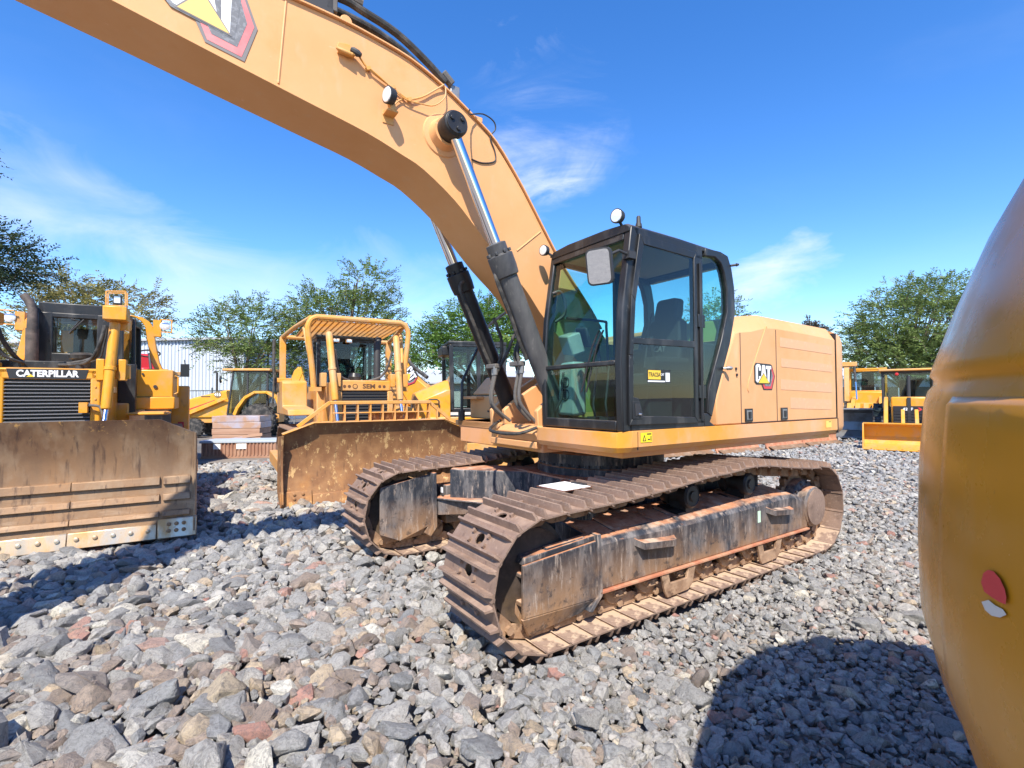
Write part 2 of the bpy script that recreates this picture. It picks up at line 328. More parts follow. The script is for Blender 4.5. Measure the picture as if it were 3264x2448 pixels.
M['bark'] = mat('grey_brown_bark', (.13, .10, .075), .9, layers=[dict(col=(.22, .18, .14), scale=6, lo=.45, hi=.65, stretch=(1, 1, .3))], bump=(20, .5, .02), spec=.1)
M['asphalt'] = mat('dusty_asphalt', (.12, .115, .11), .9, layers=[dict(col=(.26, .22, .18), scale=.35, lo=.4, hi=.7), dict(col=(.055, .052, .05), scale=1.3, lo=.6, hi=.75, k=.6), dict(col=(.3, .27, .23), scale=30, lo=.55, hi=.7, k=.5)], bump=(60, .3, .01), spec=.15)
M['dirt'] = mat('grey_dirt', (.26, .24, .215), .95, layers=[dict(col=(.34, .31, .27), scale=3, lo=.4, hi=.7), dict(col=(.08, .075, .07), scale=14, lo=.5, hi=.7)], bump=(20, .6, .03), spec=.1)
M['wall'] = mat('white_sheet_metal', (.50, .55, .61), .45, layers=[dict(col=(.40, .42, .44), scale=.8, lo=.5, hi=.8, k=.6, stretch=(1, 1, .3))], spec=.4)
M['wallwarm'] = mat('pale_plaster', (.60, .56, .50), .85, layers=[dict(col=(.45, .41, .36), scale=1, lo=.5, hi=.75, k=.7)])
M['roofm'] = mat('grey_roof_sheet', (.42, .43, .44), .5)
M['dark'] = mat('matt_dark_metal', (.03, .03, .032), .6)
M['redpaint'] = mat('red_paint', (.50, .025, .03), .35)
M['wood'] = mat('pinkish_lumber', (.36, .20, .13), .8, layers=[dict(col=(.46, .29, .20), scale=3, lo=.4, hi=.65, stretch=(.3, 1, 3))], spec=.15)
M['wrap'] = mat('plastic_wrap', (.42, .38, .42), .3, layers=[dict(col=(.44, .27, .18), scale=2.2, lo=.40, hi=.56)], spec=.5)
M['crate'] = mat('brown_container_paint', (.30, .15, .095), .6, layers=[dict(col=(.40, .24, .16), scale=3, lo=.4, hi=.7)])

_TX = {}
_tg = text_geo
def text_geo(body, size, bold=0.0):
    if (body, size, bold) not in _TX: _TX[(body, size, bold)] = _tg(body, size, bold)
    return _TX[(body, size, bold)]
for _b in (('TRACSA', .05, .0012), ('CAT', .028, .0008), ('CAT', .085, .002), ('CATERPILLAR', .118, .0045), ('SEM', .12, .004), ('527', .16, .003), ('416', .21, .006), ('422F', .13, .004), ('CAT', .28, .008)): text_geo(*_b)
# ------------------------------------------------------------------ excavator frame (needed for keeping stones out of the tracks)
EX, EY, EROT = 1.042, 5.937, R(214.2)
eF = (math.cos(EROT), math.sin(EROT)); eL = (-math.sin(EROT), math.cos(EROT))

# ------------------------------------------------------------------ ground, paving, gravel
g = MB(); g.poly([(-900, -60, -.12), (900, -60, -.12), (900, 1500, -.12), (-900, 1500, -.12)])
ground = struct(g.build('ground', M['dirt'], flat=True))
g = MB(); g.poly([(-160, -26.0, -.016), (-160, 260, -.016), (160, 260, -.016), (160, 70.0, -.016), (30, 25.5, -.016), (10, 19.6, -.016), (-3, 15.3, -.016), (-7.0, 14.1, -.016), (-10, 13.4, -.016), (-25, 9.6, -.016)])
struct(g.build('yard_pavement', M['asphalt'], flat=True))
def paved(x, y):
    pts = [(-160, -26), (-25, 9.6), (-10, 13.4), (-7, 14.1), (-3, 15.3), (10, 19.6), (30, 25.5), (160, 70)]
    return y > np.interp(x, [p[0] for p in pts], [p[1] for p in pts])

def rock_mat(name, src):
    m = bpy.data.materials.new(name); m.use_nodes = True; N, L = m.node_tree.nodes, m.node_tree.links; bs = N['Principled BSDF']
    bs.inputs['Roughness'].default_value = .85; bs.inputs['Specular IOR Level'].default_value = .25
    if src == 'object': i = N.new('ShaderNodeObjectInfo'); sp = N.new('ShaderNodeSeparateColor'); L.new(i.outputs['Color'], sp.inputs[0]); fac = sp.outputs[0]
    else: i = N.new('ShaderNodeAttribute'); i.attribute_name = 'tone'; fac = i.outputs['Fac']
    r = N.new('ShaderNodeValToRGB'); L.new(fac, r.inputs[0]); cr = r.color_ramp; cr.interpolation = 'LINEAR'
    stops = [(0, (0.217, 0.218, 0.215)), (.12, (0.333, 0.327, 0.310)), (.25, (0.412, 0.392, 0.354)), (.4, (0.261, 0.267, 0.266)), (.52, (0.456, 0.435, 0.393)), (.64, (0.353, 0.343, 0.321)), (.74, (0.498, 0.473, 0.427)), (.82, (0.243, 0.194, 0.160)), (.88, (0.392, 0.306, 0.240)), (.905, (0.499, 0.395, 0.266)), (.935, (0.672, 0.635, 0.534)), (.965, (0.445, 0.424, 0.386)), (.978, (0.477, 0.328, 0.266)), (1, (0.392, 0.186, 0.139))]
    while len(cr.elements) < len(stops): cr.elements.new(.5)
    for e, (p, c) in zip(cr.elements, stops): e.position = p; e.color = (*c, 1)
    t = N.new('ShaderNodeTexCoord')
    def nz(s, d=6, dist=0., st=None):
        mp = N.new('ShaderNodeMapping'); L.new(t.outputs['Object'], mp.inputs[0])
        if st: mp.inputs['Scale'].default_value = st
        n = N.new('ShaderNodeTexNoise'); n.inputs['Scale'].default_value = s; n.inputs['Detail'].default_value = d; n.inputs['Roughness'].default_value = .68; n.inputs['Distortion'].default_value = dist; L.new(mp.outputs[0], n.inputs['Vector']); return n.outputs['Fac']
    def layer(col, f, lo, hi, c, k):
        a = N.new('ShaderNodeMapRange'); L.new(f, a.inputs[0]); a.inputs[1].default_value = lo; a.inputs[2].default_value = hi; a.inputs[4].default_value = k
        x = N.new('ShaderNodeMix'); x.data_type = 'RGBA'; L.new(a.outputs[0], x.inputs[0]); L.new(col, x.inputs[6]); x.inputs[7].default_value = (*c, 1); return x.outputs[2]
    sc = 1.0 if src == 'object' else 3.0
    col = layer(r.outputs[0], nz(7 * sc, 8, 1.5), .44, .70, (.11, .105, .105), .85)
    col = layer(col, nz(16 * sc, 6, 2.5, (1, 1, 2.2)), .56, .68, (.42, .40, .375), .55)
    col = layer(col, nz(5 * sc, 5), .58, .75, (.32, .235, .175), .5)
    col = layer(col, nz(90 * sc, 4), .52, .72, (.10, .10, .105), .5)
    L.new(col, bs.inputs['Base Color'])
    b = N.new('ShaderNodeBump'); b.inputs['Strength'].default_value = .9; b.inputs['Distance'].default_value = .016; L.new(nz(38 * sc, 10), b.inputs['Height']); L.new(b.outputs[0], bs.inputs['Normal'])
    return m
M['rock'] = rock_mat('grey_stone', 'object'); M['rocks'] = rock_mat('grey_gravel', 'attr')

def hull(npts, flatness, big=False):
    bm = bmesh.new()
    pts = RNG.normal(size=(npts, 3)); pts /= np.linalg.norm(pts, axis=1)[:, None]
    pts *= RNG.uniform(.78, 1.0, (npts, 1))
    for _ in range(6 if big else 2):     # broken flat faces
        n = RNG.normal(size=3); n /= np.linalg.norm(n); d = RNG.uniform(.34, .62); q = pts @ n; pts -= np.clip(q - d, 0, None)[:, None] * n
    pts *= np.array([1.0, RNG.uniform(.62, .9), flatness])
    for p in pts: bm.verts.new(p)
    r = bmesh.ops.convex_hull(bm, input=bm.verts)
    bmesh.ops.delete(bm, geom=[e for e in set(r['geom_interior']) | set(r['geom_unused']) if isinstance(e, bmesh.types.BMVert) and e.is_valid], context='VERTS')
    bmesh.ops.dissolve_limit(bm, angle_limit=R(9 if big else 14), verts=bm.verts, edges=bm.edges)
    if big:
        bmesh.ops.bevel(bm, geom=list(bm.edges), offset=.03, segments=1, affect='EDGES', profile=.5)
    bmesh.ops.triangulate(bm, faces=bm.faces)
    if big:
        bmesh.ops.subdivide_edges(bm, edges=bm.edges, cuts=2, use_grid_fill=True)
        from mathutils import noise as mn
        off = Vector(RNG.uniform(-9, 9, 3))
        for v in bm.verts:
            v.co += v.co.normalized() * (mn.fractal(v.co * 2.2 + off, 1.0, 2.0, 5) * .085)
        bmesh.ops.triangulate(bm, faces=bm.faces)
    bmesh.ops.recalc_face_normals(bm, faces=bm.faces)
    V = np.array([v.co[:] for v in bm.verts]); bm.verts.index_update(); Fc = np.array([[v.index for v in f.verts] for f in bm.faces]); bm.free(); return V, Fc
SMALL = [hull(15, RNG.uniform(.5, .8)) for _ in range(26)]
MID = [hull(24, RNG.uniform(.45, .75)) for _ in range(26)]
BIG = [hull(24, RNG.uniform(.34, .60), True) for _ in range(22)]

def keep(x, y, r):
    """no stones inside track footprints, behind machines or on the paving"""
    dx, dy = x - EX, y - EY; lx = dx * eF[0] + dy * eF[1]; ly = dx * eL[0] + dy * eL[1]
    intr = (np.abs(lx - .08) < 2.45 - .2) & (np.abs(np.abs(ly) - 1.29) < .36 + r * .4)
    return ~intr & ~paved(x, y + .1) & (np.abs(x) < 1.16 * y + 1.2)
def size_at(x, y):
    """stones are coarser to the left of the excavator, finer to its right"""
    return np.clip(1.05 - .17 * (x + .3 * y - 1.0), .85, 1.35)
def scatter(spacing, y0, y1, r0, r1, jit=.48, dens=1.0, szpow=1.6):
    out = []
    ys = np.arange(y0, y1, spacing)
    for y in ys:
        xs = np.arange(-1.16 * y - 1.0, 1.16 * y + 1.0, spacing); n = len(xs)
        px = xs + RNG.uniform(-jit, jit, n) * spacing; py = y + RNG.uniform(-jit, jit, n) * spacing
        r = (r0 + (r1 - r0) * RNG.random(n) ** szpow) * size_at(px, py)
        k = (RNG.random(n) < dens) & keep(px, py, r)
        out.append(np.stack([px[k], py[k], r[k]], 1))
    return np.concatenate(out)
def hz(x, y):
    return .028 * np.sin(x * 1.3 + .7 * y) + .022 * np.sin(y * 2.1 - x * .8) - .045 + .03 * np.clip((-x - 1.2) / 3, 0, 1) * np.clip((6 - y) / 2, 0, 1)
right = lambda P: P[P[:, 0] > -.2 + .25 * (P[:, 1] - 2)]
layers = [(scatter(.112, 1.75, 6.2, .052, .10, dens=.95), MID, .35), (scatter(.062, 1.75, 5.2, .028, .05), SMALL, .36), (right(scatter(.058, 1.75, 5.2, .034, .06)), SMALL, .32), (scatter(.12, 6.2, 10.5, .055, .10), SMALL, .35), (right(scatter(.09, 5.2, 10.5, .055, .085)), SMALL, .3),
          (scatter(.15, 10.5, 17.5, .075, .13), SMALL, .35), (scatter(.21, 17.5, 26, .1, .18), SMALL, .3)]
bigs = np.concatenate([scatter(.21, 1.75, 4.2, .088, .185, dens=.85, szpow=1.8), scatter(.25, 4.2, 9.0, .09, .19, dens=.55, szpow=2.0)])
bigs = bigs[RNG.random(len(bigs)) < np.clip(.75 - .35 * (bigs[:, 0] - .2), .34, 1)]
bigs = bigs[np.argsort(-(bigs[:, 2] / bigs[:, 1]))]
BV, BF, BT = [], [], []; off = 0
def stone_tone(x, y):
    """position on the stone colour ramp; a browner, dirtier patch lies left of the near track"""
    d = ((x + 1.75) / 1.5) ** 2 + ((y - 3.2) / .9) ** 2
    if RNG.random() < .45 * math.exp(-d): return float(RNG.choice([.80, .81, .83, .84, .86, .88, .89, .9, .9, .968]))
    return float(RNG.random())
def put(V, Fc, x, y, r, lift):
    global off
    a, b, c = RNG.uniform(0, 6.28), RNG.normal(0, .35), RNG.normal(0, .35)
    Rm = np.array((Matrix.Rotation(a, 3, 'Z') @ Matrix.Rotation(b, 3, 'X') @ Matrix.Rotation(c, 3, 'Y')))
    P = (V * r) @ Rm.T + np.array([x, y, hz(x, y) + r * (lift - .25) + RNG.uniform(-.01, .015)])
    BV.append(P); BF.append(Fc + off); BT.append(np.full(len(P), stone_tone(x, y))); off += len(P)
for pts, protos, lift in layers:
    for x, y, r in pts:
        V, Fc = protos[RNG.integers(len(protos))]; put(V, Fc, x, y, r, lift)
gravel_bed = struct(bpy.data.objects.new('gravel_bed', None)); COL.objects.link(gravel_bed)
big_me = []
for V, Fc in BIG:
    me = bpy.data.meshes.new('stone'); me.from_pydata(V.tolist(), [], Fc.tolist()); me.materials.append(M['rock']); me.shade_smooth(); me.set_sharp_from_angle(angle=R(16)); big_me.append(me)
n_obj = 0
for x, y, r in bigs:
    vis = abs(x) < 1.03 * y
    if n_obj < 298 and vis:
        o = bpy.data.objects.new('stone', big_me[RNG.integers(len(big_me))]); COL.objects.link(o); o.parent = gravel_bed
        o.location = (x, y, hz(x, y) + r * .16); o.rotation_euler = (RNG.normal(0, .3), RNG.normal(0, .3), RNG.uniform(0, 6.28)); o.scale = (r, r, r * RNG.uniform(.85, 1.15)); o.color = (stone_tone(x, y), 0, 0, 1); n_obj += 1
    else:
        V, Fc = MID[RNG.integers(len(MID))]; put(V, Fc, x, y, r, .35)
V = np.concatenate(BV); Fc = np.concatenate(BF); tone = np.concatenate(BT)
me = bpy.data.meshes.new('gravel'); me.vertices.add(len(V)); me.vertices.foreach_set('co', V.astype(np.float32).ravel())
me.loops.add(Fc.size); me.loops.foreach_set('vertex_index', Fc.astype(np.int32).ravel()); me.polygons.add(len(Fc)); me.polygons.foreach_set('loop_start', np.arange(0, Fc.size, 3, dtype=np.int32))
me.update(calc_edges=True); me.shade_flat(); at = me.attributes.new('tone', 'FLOAT', 'POINT'); at.data.foreach_set('value', tone.astype(np.float32)); me.materials.append(M['rocks'])
gr = bpy.data.objects.new('gravel', me); COL.objects.link(gr); gr.parent = gravel_bed; gr['kind'] = 'stuff'
print('gravel tris', len(Fc), 'stones', n_obj)

# ------------------------------------------------------------------ logo with hexagon (plane given by origin, u, v; drawn on the +n side)
M['fgrey'] = mat('faded_outline', (.20, .18, .17), .5)
LOGO_C = [(.13, 1.0), (.27, 1.0), (.36, .90), (.36, .66), (.235, .66), (.235, .84), (.17, .84), (.17, .20), (.235, .20), (.235, .36), (.36, .36), (.36, .12), (.27, .03), (.13, .03), (.04, .12), (.04, .90)]
LOGO_A = [(.44, .96), (.60, .96), (.72, .10), (.50, .42), (.345, .16)]
LOGO_T = [(.66, .93), (1.0, .93), (1.0, .76), (.91, .76), (.87, .02), (.755, .02), (.765, .76), (.66, .76)]
LOGO_TRI = [(.18, .0), (.86, .0), (.51, .50)]
LOGO_HEX = [(.98, .94), (1.06, .90), (1.22, .38), (1.03, -.30), (.56, -.30), (.46, -.02)]
LOGO_HEXIN = [(.90, .80), (1.02, .80), (1.12, .38), (.97, -.16), (.62, -.16), (.56, -.02)]
def cat_logo(parent, origin, u, v, faded=False, name='logo_decal', label=None):
    o, u, v = Vector(origin), Vector(u), Vector(v); n = u.cross(v).normalized(); mb = MB()
    def pl(poly, h, mi, grow=0.0):
        c = Vector((sum(p[0] for p in poly) / len(poly), sum(p[1] for p in poly) / len(poly)))
        mb.m(mi); pts = [o + u * p[0] + v * p[1] + n * h for p in poly]; mb.add(pts, [tuple(range(len(pts)))])
    pl([(1.0, 1.03), (1.09, .95), (1.27, .38), (1.07, -.36), (.53, -.36), (.40, -.04)], .002, 1)
    pl(LOGO_HEX, .0035, 3); pl(LOGO_HEXIN, .005, 2)
    pl([(.06, 1.06), (.96, 1.03), (1.05, .98), (1.03, .70), (.93, -.05), (.10, -.05), (-.02, .08), (-.02, .94)], .0065, 2 if faded else 1)
    for L_ in (LOGO_C, LOGO_A, LOGO_T): pl(L_, .008, 0)
    pl([(.14, -.025), (.90, -.025), (.51, .55)], .0095, 1); pl(LOGO_TRI, .011, 4)
    return mb.build(name, [M['white'], M['fgrey'] if faded else M['ink'], M['grey'], M['fred'] if faded else M['red'], M['fyel'] if faded else M['dyel']], parent, label=label, flat=True)

# ------------------------------------------------------------------ the excavator
ex = thing('excavator', 'large faded peach-yellow crawler excavator with black cab in the middle of the yard', 'excavator', (EX, EY, 0), EROT)
IDL, SPR, RP = (2.06, .475), (-1.89, .49), .455
top = [(2.0, .935), (1.3, .955), (.64, 1.0), (.21, 1.04), (-.07, 1.045), (-.45, 1.072), (-.735, 1.06), (-1.23, 1.0), (-1.7, .955)]
path = [(SPR[0] + 3.95 * t / 12, .02) for t in range(1, 12)]
path += [(IDL[0] + RP * math.cos(a), IDL[1] + RP * math.sin(a)) for a in np.linspace(-math.pi / 2, math.pi / 2, 15)]
path += top + [(SPR[0] + (RP + .01) * math.cos(a), SPR[1] + (RP + .01) * math.sin(a)) for a in np.linspace(math.pi / 2, 3 * math.pi / 2, 15)]
pp = np.array(path + [path[0]]); seg = np.hypot(*np.diff(pp, axis=0).T); cum = np.concatenate([[0], np.cumsum(seg)]); NSH = 49; PITCH_S = cum[-1] / NSH
def on_path(s_): s_ = s_ % cum[-1]; return np.array([np.interp(s_, cum, pp[:, 0]), np.interp(s_, cum, pp[:, 1])])
# track shoe mesh: x along the track, y across, z outwards
def shoe_mesh(w=.70):
    b = MB(); h = PITCH_S / 2 + .006; hw = w / 2
    b.box(-h, h, -hw, -.06, -.006, .006); b.box(-h, h, .06, hw, -.006, .006)
    ring = [(.052 * math.cos(a) * .8, .052 * math.sin(a)) for a in np.linspace(0, 2 * math.pi, 13)[:-1]]
    sq = []
    for x, y in ring:
        k = min(h / abs(x) if abs(x) > 1e-6 else 99, .06 / abs(y) if abs(y) > 1e-6 else 99); sq.append((x * k, y * k))
    sq[1] = (h, .06); sq[11] = (h, -.06); sq[5] = (-h, .06); sq[7] = (-h, -.06)
    for i in range(12):
        j = (i + 1) % 12; b.prism([ring[i], ring[j], sq[j], sq[i]], -.006, .006, 'z')
    for s_ in (-.072, .072):
        lo, hi = .015, .008
        secs = []
        for y, hh in ((-hw + .004, .022), (-hw + .024, .062), (hw - .024, .062), (hw - .004, .022)):
            secs.append([(s_ - lo, y, .005), (s_ + lo, y, .005), (s_ + hi, y, hh), (s_ - hi, y, hh)])
        b.loft(secs)
    b.prism([(h - .004, -.006), (h + .016, -.012), (h + .022, -.022), (h + .014, -.024), (h - .006, -.012)], -hw, hw)
    for sx in (-.034, .034):
        for sy in (-.10, .10): b.cyl((sx, sy, .005), (sx, sy, .028), .019, .0175, 6)
    return b.mesh('track_shoe', M['tread'], 30)
SHOE = shoe_mesh()
def chain_mesh():
    b = MB()
    for i in range(NSH):
        s0 = i * PITCH_S; p = on_path(s0); q = on_path(s0 + PITCH_S * .5); a = on_path(s0 - PITCH_S * .5); d = q - a; d /= np.hypot(*d); n = np.array([d[1], -d[0]])
        for y in (-.105, .105):
            P = lambda t, h: tuple(p + d * t + n * h)
            poly = [P(-.12, -.02), P(.12, -.02), P(.125, -.075), P(.07, -.118), P(-.06, -.118), P(-.125, -.085)]
            b.prism(poly, y - .022, y + .022)
        c = q - n * .065; b.cyl((c[0], -.16, c[1]), (c[0], .16, c[1]), .031, n=8)
    return b.mesh('track_chain', M['chain'], 30)
CHAIN = chain_mesh()
# everything below that sits under the cab: both sides share these builders (s = +1 cab side, -1 far side)
def handle_step(b, x0, x1, s_, yo):
    xm = [x0, x0 - .05, (x0 + x1) / 2, x1 + .05, x1]
    b.loft([[(x, s_ * yo, z0), (x, s_ * (yo + d), z0 - .004), (x, s_ * (yo + d), z0 + .05), (x, s_ * yo, z0 + .06)] for x, d, z0 in ((x0, .0, .555), (x0 - .04, .075, .53), (x1 + .10, .085, .50), (x1 + .06, .075, .50), (x1, .0, .50))])
def undercarriage(s_):
    side = 'near' if s_ > 0 else 'far'
    tf = MB(); yi, yo = 1.02, 1.52
    Yq = lambda a: s_ * a
    sec = lambda x, zt: [(x, Yq(yi), .27), (x, Yq(yo - .004), .27), (x, Yq(yo), .30), (x, Yq(yo), zt - .055), (x, Yq(yo - .03), zt - .012), (x, Yq(yo - .075), zt), (x, Yq(1.12), zt + .05), (x, Yq(yi), zt + .05)]
    tf.loft([sec(x, z) for x, z in ((1.52, .665), (1.1, .675), (.45, .665), (-.3, .675), (-1.2, .70), (-1.45, .69), (-1.74, .60))])
    fr = tf.build('track_frame', M['frame'], ex, .012)
    d = MB(); d.box(-1.745, 1.505, min(Yq(1.44), Yq(1.545)), max(Yq(1.44), Yq(1.545)), .252, .272); d.build('frame_flange', M['redrust'], fr, .003)
    d = MB()                                      # clay lying on the shelf
    for x0, x1, zz in ((1.49, .78, .668), (.70, .42, .664)):
        n = 12; pts = [(x0 + (x1 - x0) * i / n) for i in range(n + 1)]
        d.loft([[(x, Yq(1.10), zz + .045), (x, Yq(1.445 - .03 * RNG.random()), zz - .002), (x, Yq(1.40), zz + .010 + .008 * RNG.random()), (x, Yq(1.20), zz + .05)] for x in pts])
    d.build('clay_deposit', M['clay'], fr)
    for x in (1.30, .52, -1.02): pass
    for x in (1.235, .475): d = MB(); d.loft([[(x + e, Yq(yo + .004), .30), (x + e, Yq(yo + .004), .62), (x + e, Yq(yo - .072), .678), (x + e, Yq(1.2), .725), (x + e, Yq(1.19), .70), (x + e, Yq(yo - .02), .60)] for e in (-.022, .022)]); d.build('weld_band', M['frame'], fr, .004)
    for x in (.33, -.62):                          # slots in the shelf below the carrier rollers
        d = MB(); d.loft([[(x + .05, Yq(1.16), .728), (x - .05, Yq(1.16), .728), (x - .05, Yq(1.16), .70), (x + .05, Yq(1.16), .70)], [(x + .05, Yq(1.40), .688), (x - .05, Yq(1.40), .690), (x - .05, Yq(1.40), .66), (x + .05, Yq(1.40), .66)]]); d.build('shelf_slot', M['ink'], fr)
    d = MB(); handle_step(d, 1.10, .60, s_, yo); d.build('foot_step', M['frame'], fr, .006)
    d = MB(); handle_step(d, -.88, -1.36, s_, yo); d.build('foot_step', M['frame'], fr, .006)
    if s_ > 0:
        d = MB(); d.box(-.775, -.725, yo, yo + .003, .47, .585); d.build('sticker', mat('pale_green_sticker', (.55, .75, .55), .5), fr)
    # idler guard
    gd = MB(); t = .03
    prof = [(2.215, .605), (2.20, .655), (1.52, .70), (1.515, .225), (1.63, .135), (2.10, .085), (2.255, .155), (2.215, .235)]
    gd.prism([(2.215, .60), (1.515, .66), (1.515, .225), (2.215, .235)], Yq(1.50), Yq(1.53))
    gd.prism([(2.215, .60), (1.515, .66), (1.515, .70), (2.19, .645)], Yq(1.42), Yq(1.515))
    gd.loft([[(2.225, Yq(1.53), .235), (2.225, Yq(1.50), .235), (2.13, Yq(1.44), .085), (2.13, Yq(1.47), .08)], [(1.515, Yq(1.53), .225), (1.515, Yq(1.50), .225), (1.64, Yq(1.44), .125), (1.64, Yq(1.47), .12)]])
    gd.box(2.0, 2.205, min(Yq(1.28), Yq(1.50)), max(Yq(1.28), Yq(1.50)), .50, .53); gd.box(2.0, 2.20, min(Yq(1.28), Yq(1.50)), max(Yq(1.28), Yq(1.50)), .30, .335)
    gd.prism([(2.205, .33), (2.205, .24), (2.12, .10), (2.06, .10), (2.02, .3)], Yq(1.40), Yq(1.42))
    gd.prism([(1.53, .71), (1.49, .71), (1.475, .24), (1.585, .135), (1.62, .15), (1.525, .24)], Yq(1.45), Yq(1.545))
    go = gd.build('idler_guard', M['frame'], ex, .008)
    d = MB(); d.prism([(2.0, .652), (1.62, .676), (1.62, .70), (1.98, .676)], Yq(1.44), Yq(1.50)); d.build('wear_pad', M['frame'], go, .006)
    # inner plate of the guard, seen on the far side
    d = MB(); d.prism([(2.33, .77), (1.70, .88), (1.68, .30), (2.10, .16), (2.33, .26)], Yq(1.0), Yq(1.03)); d.loft([[(2.33, Yq(1.0), .26), (2.33, Yq(1.03), .26), (2.24, Yq(1.11), .13), (2.24, Yq(1.08), .13)], [(1.69, Yq(1.0), .30), (1.69, Yq(1.03), .30), (1.74, Yq(1.11), .17), (1.74, Yq(1.08), .17)]])
    d.build('inner_guard', M['frame'], ex, .006)
    # idler wheel, sprocket with final drive
    b = MB(); c = Yq(1.29)
    b.lathe([(.10, -.16), (.14, -.14), (.30, -.115), (.335, -.12), (.34, -.06), (.385, -.055), (.385, .055), (.34, .06), (.335, .12), (.30, .115), (.14, .14), (.10, .16)], (IDL[0], c, IDL[1]), (0, 1, 0), 36)
    b.build('idler_wheel', M['idler'] if 'idler' in M else M.setdefault('idler', mat('dark_idler_iron', (.06, .045, .038), .55, .3, layers=[dict(col=(.26, .17, .09), scale=3, lo=.45, hi=.65, zr=(.5, .1)), dict(col=(.15, .11, .09), scale=9, lo=.45, hi=.7, k=.6)])), ex)
    b = MB(); b.lathe([(.30, -.03), (.335, -.03), (.335, .03), (.30, .03)], (SPR[0], c, SPR[1]), (0, 1, 0), 40)
    for i in range(21):
        a = i * 2 * math.pi / 21; ca, sa = math.cos(a), math.sin(a); q = lambda r, t: (SPR[0] + r * ca - t * sa, SPR[1] + r * sa + t * ca)
        b.prism([q(.33, -.035), q(.33, .035), q(.385, .016), q(.385, -.016)], c - .03, c + .03)
    so = b.build('sprocket', M['chain'], ex)
    b = MB(); b.lathe([(.29, -.02), (.30, .05), (.30, .13), (.285, .165), (.235, .18), (.225, .19), (.225, .275), (.20, .295), (.01, .297)], (SPR[0], Yq(1.25), SPR[1]), (0, s_, 0), 36)
    for i in range(12):
        a = i * math.pi / 6 + .2; b.cyl((SPR[0] + .262 * math.cos(a), Yq(1.42), SPR[1] + .262 * math.sin(a)), (SPR[0] + .262 * math.cos(a), Yq(1.445), SPR[1] + .262 * math.sin(a)), .016, n=6)
    fd = b.build('final_drive', M['frame'], so, .006)
    b = MB(); b.lathe([(.205, 0), (.205, .01), (.196, .012), (.0, .013)], (SPR[0], Yq(1.546), SPR[1]), (0, s_, 0), 36); b.build('drive_cover', M['tread'], fd)
    for x, z in ((.22, .835), (-.735, .85)):
        b = MB(); b.lathe([(.06, -.15), (.115, -.14), (.115, -.08), (.085, -.07), (.085, .07), (.115, .08), (.115, .14), (.095, .155), (.09, .15), (.05, .15), (.045, .165), (.01, .166)], (x, c, z), (0, s_, 0), 24)
        b.box(x - .05, x + .05, c - .11, c + .11, .68, .78); b.build('carrier_roller', M['cyldark'], ex)
    for i in range(9):
        x = 1.62 - i * .385; b = MB()
        b.lathe([(.07, -.16), (.12, -.15), (.12, -.10), (.095, -.09), (.095, .09), (.12, .10), (.12, .15), (.07, .16)], (x, c, .205), (0, 1, 0), 16)
        b.box(x - .085, x + .085, c + s_ * .165 - .02, c + s_ * .165 + .02, .19, .27); b.box(x - .06, x + .06, c + s_ * .175 - .025, c + s_ * .175 + .025, .16, .215)
        for e in (-.045, .045): b.cyl((x + e, c + s_ * .195, .185), (x + e, c + s_ * .215, .185), .017, n=6)
        b.build('track_roller', M['chain'], ex, .006)
    for x in (.55, -.93, 1.36 if s_ < 0 else .55 + 9):
        if x > 5: continue
        d = MB(); d.prism([(x + .24, .27), (x + .15, .27), (x + .12, .16), (x - .10, .16), (x - .14, .27), (x - .24, .27), (x - .18, .10), (x - .12, .055), (x + .16, .045), (x + .19, .09)], Yq(1.51), Yq(1.535)); d.build('track_guide', M['chain'], ex, .005)
    ch = bpy.data.objects.new('track_chain', CHAIN); COL.objects.link(ch); ch.parent = ex; ch.location = (0, c, 0)
    if s_ > 0: ch['label'] = 'clay-caked link chain of the track on the cab side'
    for i in range(NSH):
        s0 = i * PITCH_S + .02; p = on_path(s0); dd = on_path(s0 + PITCH_S * .48) - on_path(s0 - PITCH_S * .48)
        o = bpy.data.objects.new('track_shoe', SHOE); COL.objects.link(o); o.parent = ch
        dx, dz = dd / np.hypot(*dd); nx, nz_ = dz, -dx
        # local x -> (dx,0,dz), z -> outward (nx,0,nz), y = z cross x
        Xv, Zv = Vector((dx, 0, dz)), Vector((nx, 0, nz_)); Yv = Zv.cross(Xv)
        mt = Matrix((Xv, Yv, Zv)).transposed().to_4x4(); mt.translation = Vector((p[0], 0, p[1])); o.matrix_local = mt
for s_ in (1, -1): undercarriage(s_)
# X-shaped car body with bearing
b = MB()
b.prism([(.85, -.62), (.85, .62), (.35, .80), (-.35, .80), (-.85, .62), (-.85, -.62), (-.35, -.80), (.35, -.80)], .60, .90, 'z')
for sx in (1, -1):
    for sy in (1, -1):
        def sec(t):
            x = sx * (.55 + (1.42 - .55) * t); y = sy * (.40 + (1.04 - .40) * t); w = .42 - .06 * t; z1 = .90 + .03 * t; z0 = .55 - .17 * t
            nx, ny = -(1.04 - .40) * sy, (1.42 - .55) * sx; L_ = math.hypot(nx, ny); nx, ny = nx / L_ * w * .6, ny / L_ * w * .6
            return [(x - nx, y - ny, z0), (x + nx, y + ny, z0), (x + nx, y + ny, z1), (x - nx, y - ny, z1)]
        b.loft([sec(t) for t in (0, .35, .7, 1.0)])
cb = b.build('car_body', M['frame'], ex, .015)
b = MB()                                        # front face of the legs: pale curved gusset and hose cover
b.prism([(1.74, .89), (1.70, .90), (1.69, .28), (1.77, .18), (1.80, .20), (1.74, .32)], -1.06, -.90)
b.loft([[(1.72, -1.0, .40), (1.72, -1.0, .60), (1.72, -.98, .60), (1.72, -.98, .40)], [(1.22, -.55, .43), (1.22, -.55, .60), (1.22, -.53, .60), (1.22, -.53, .43)]])
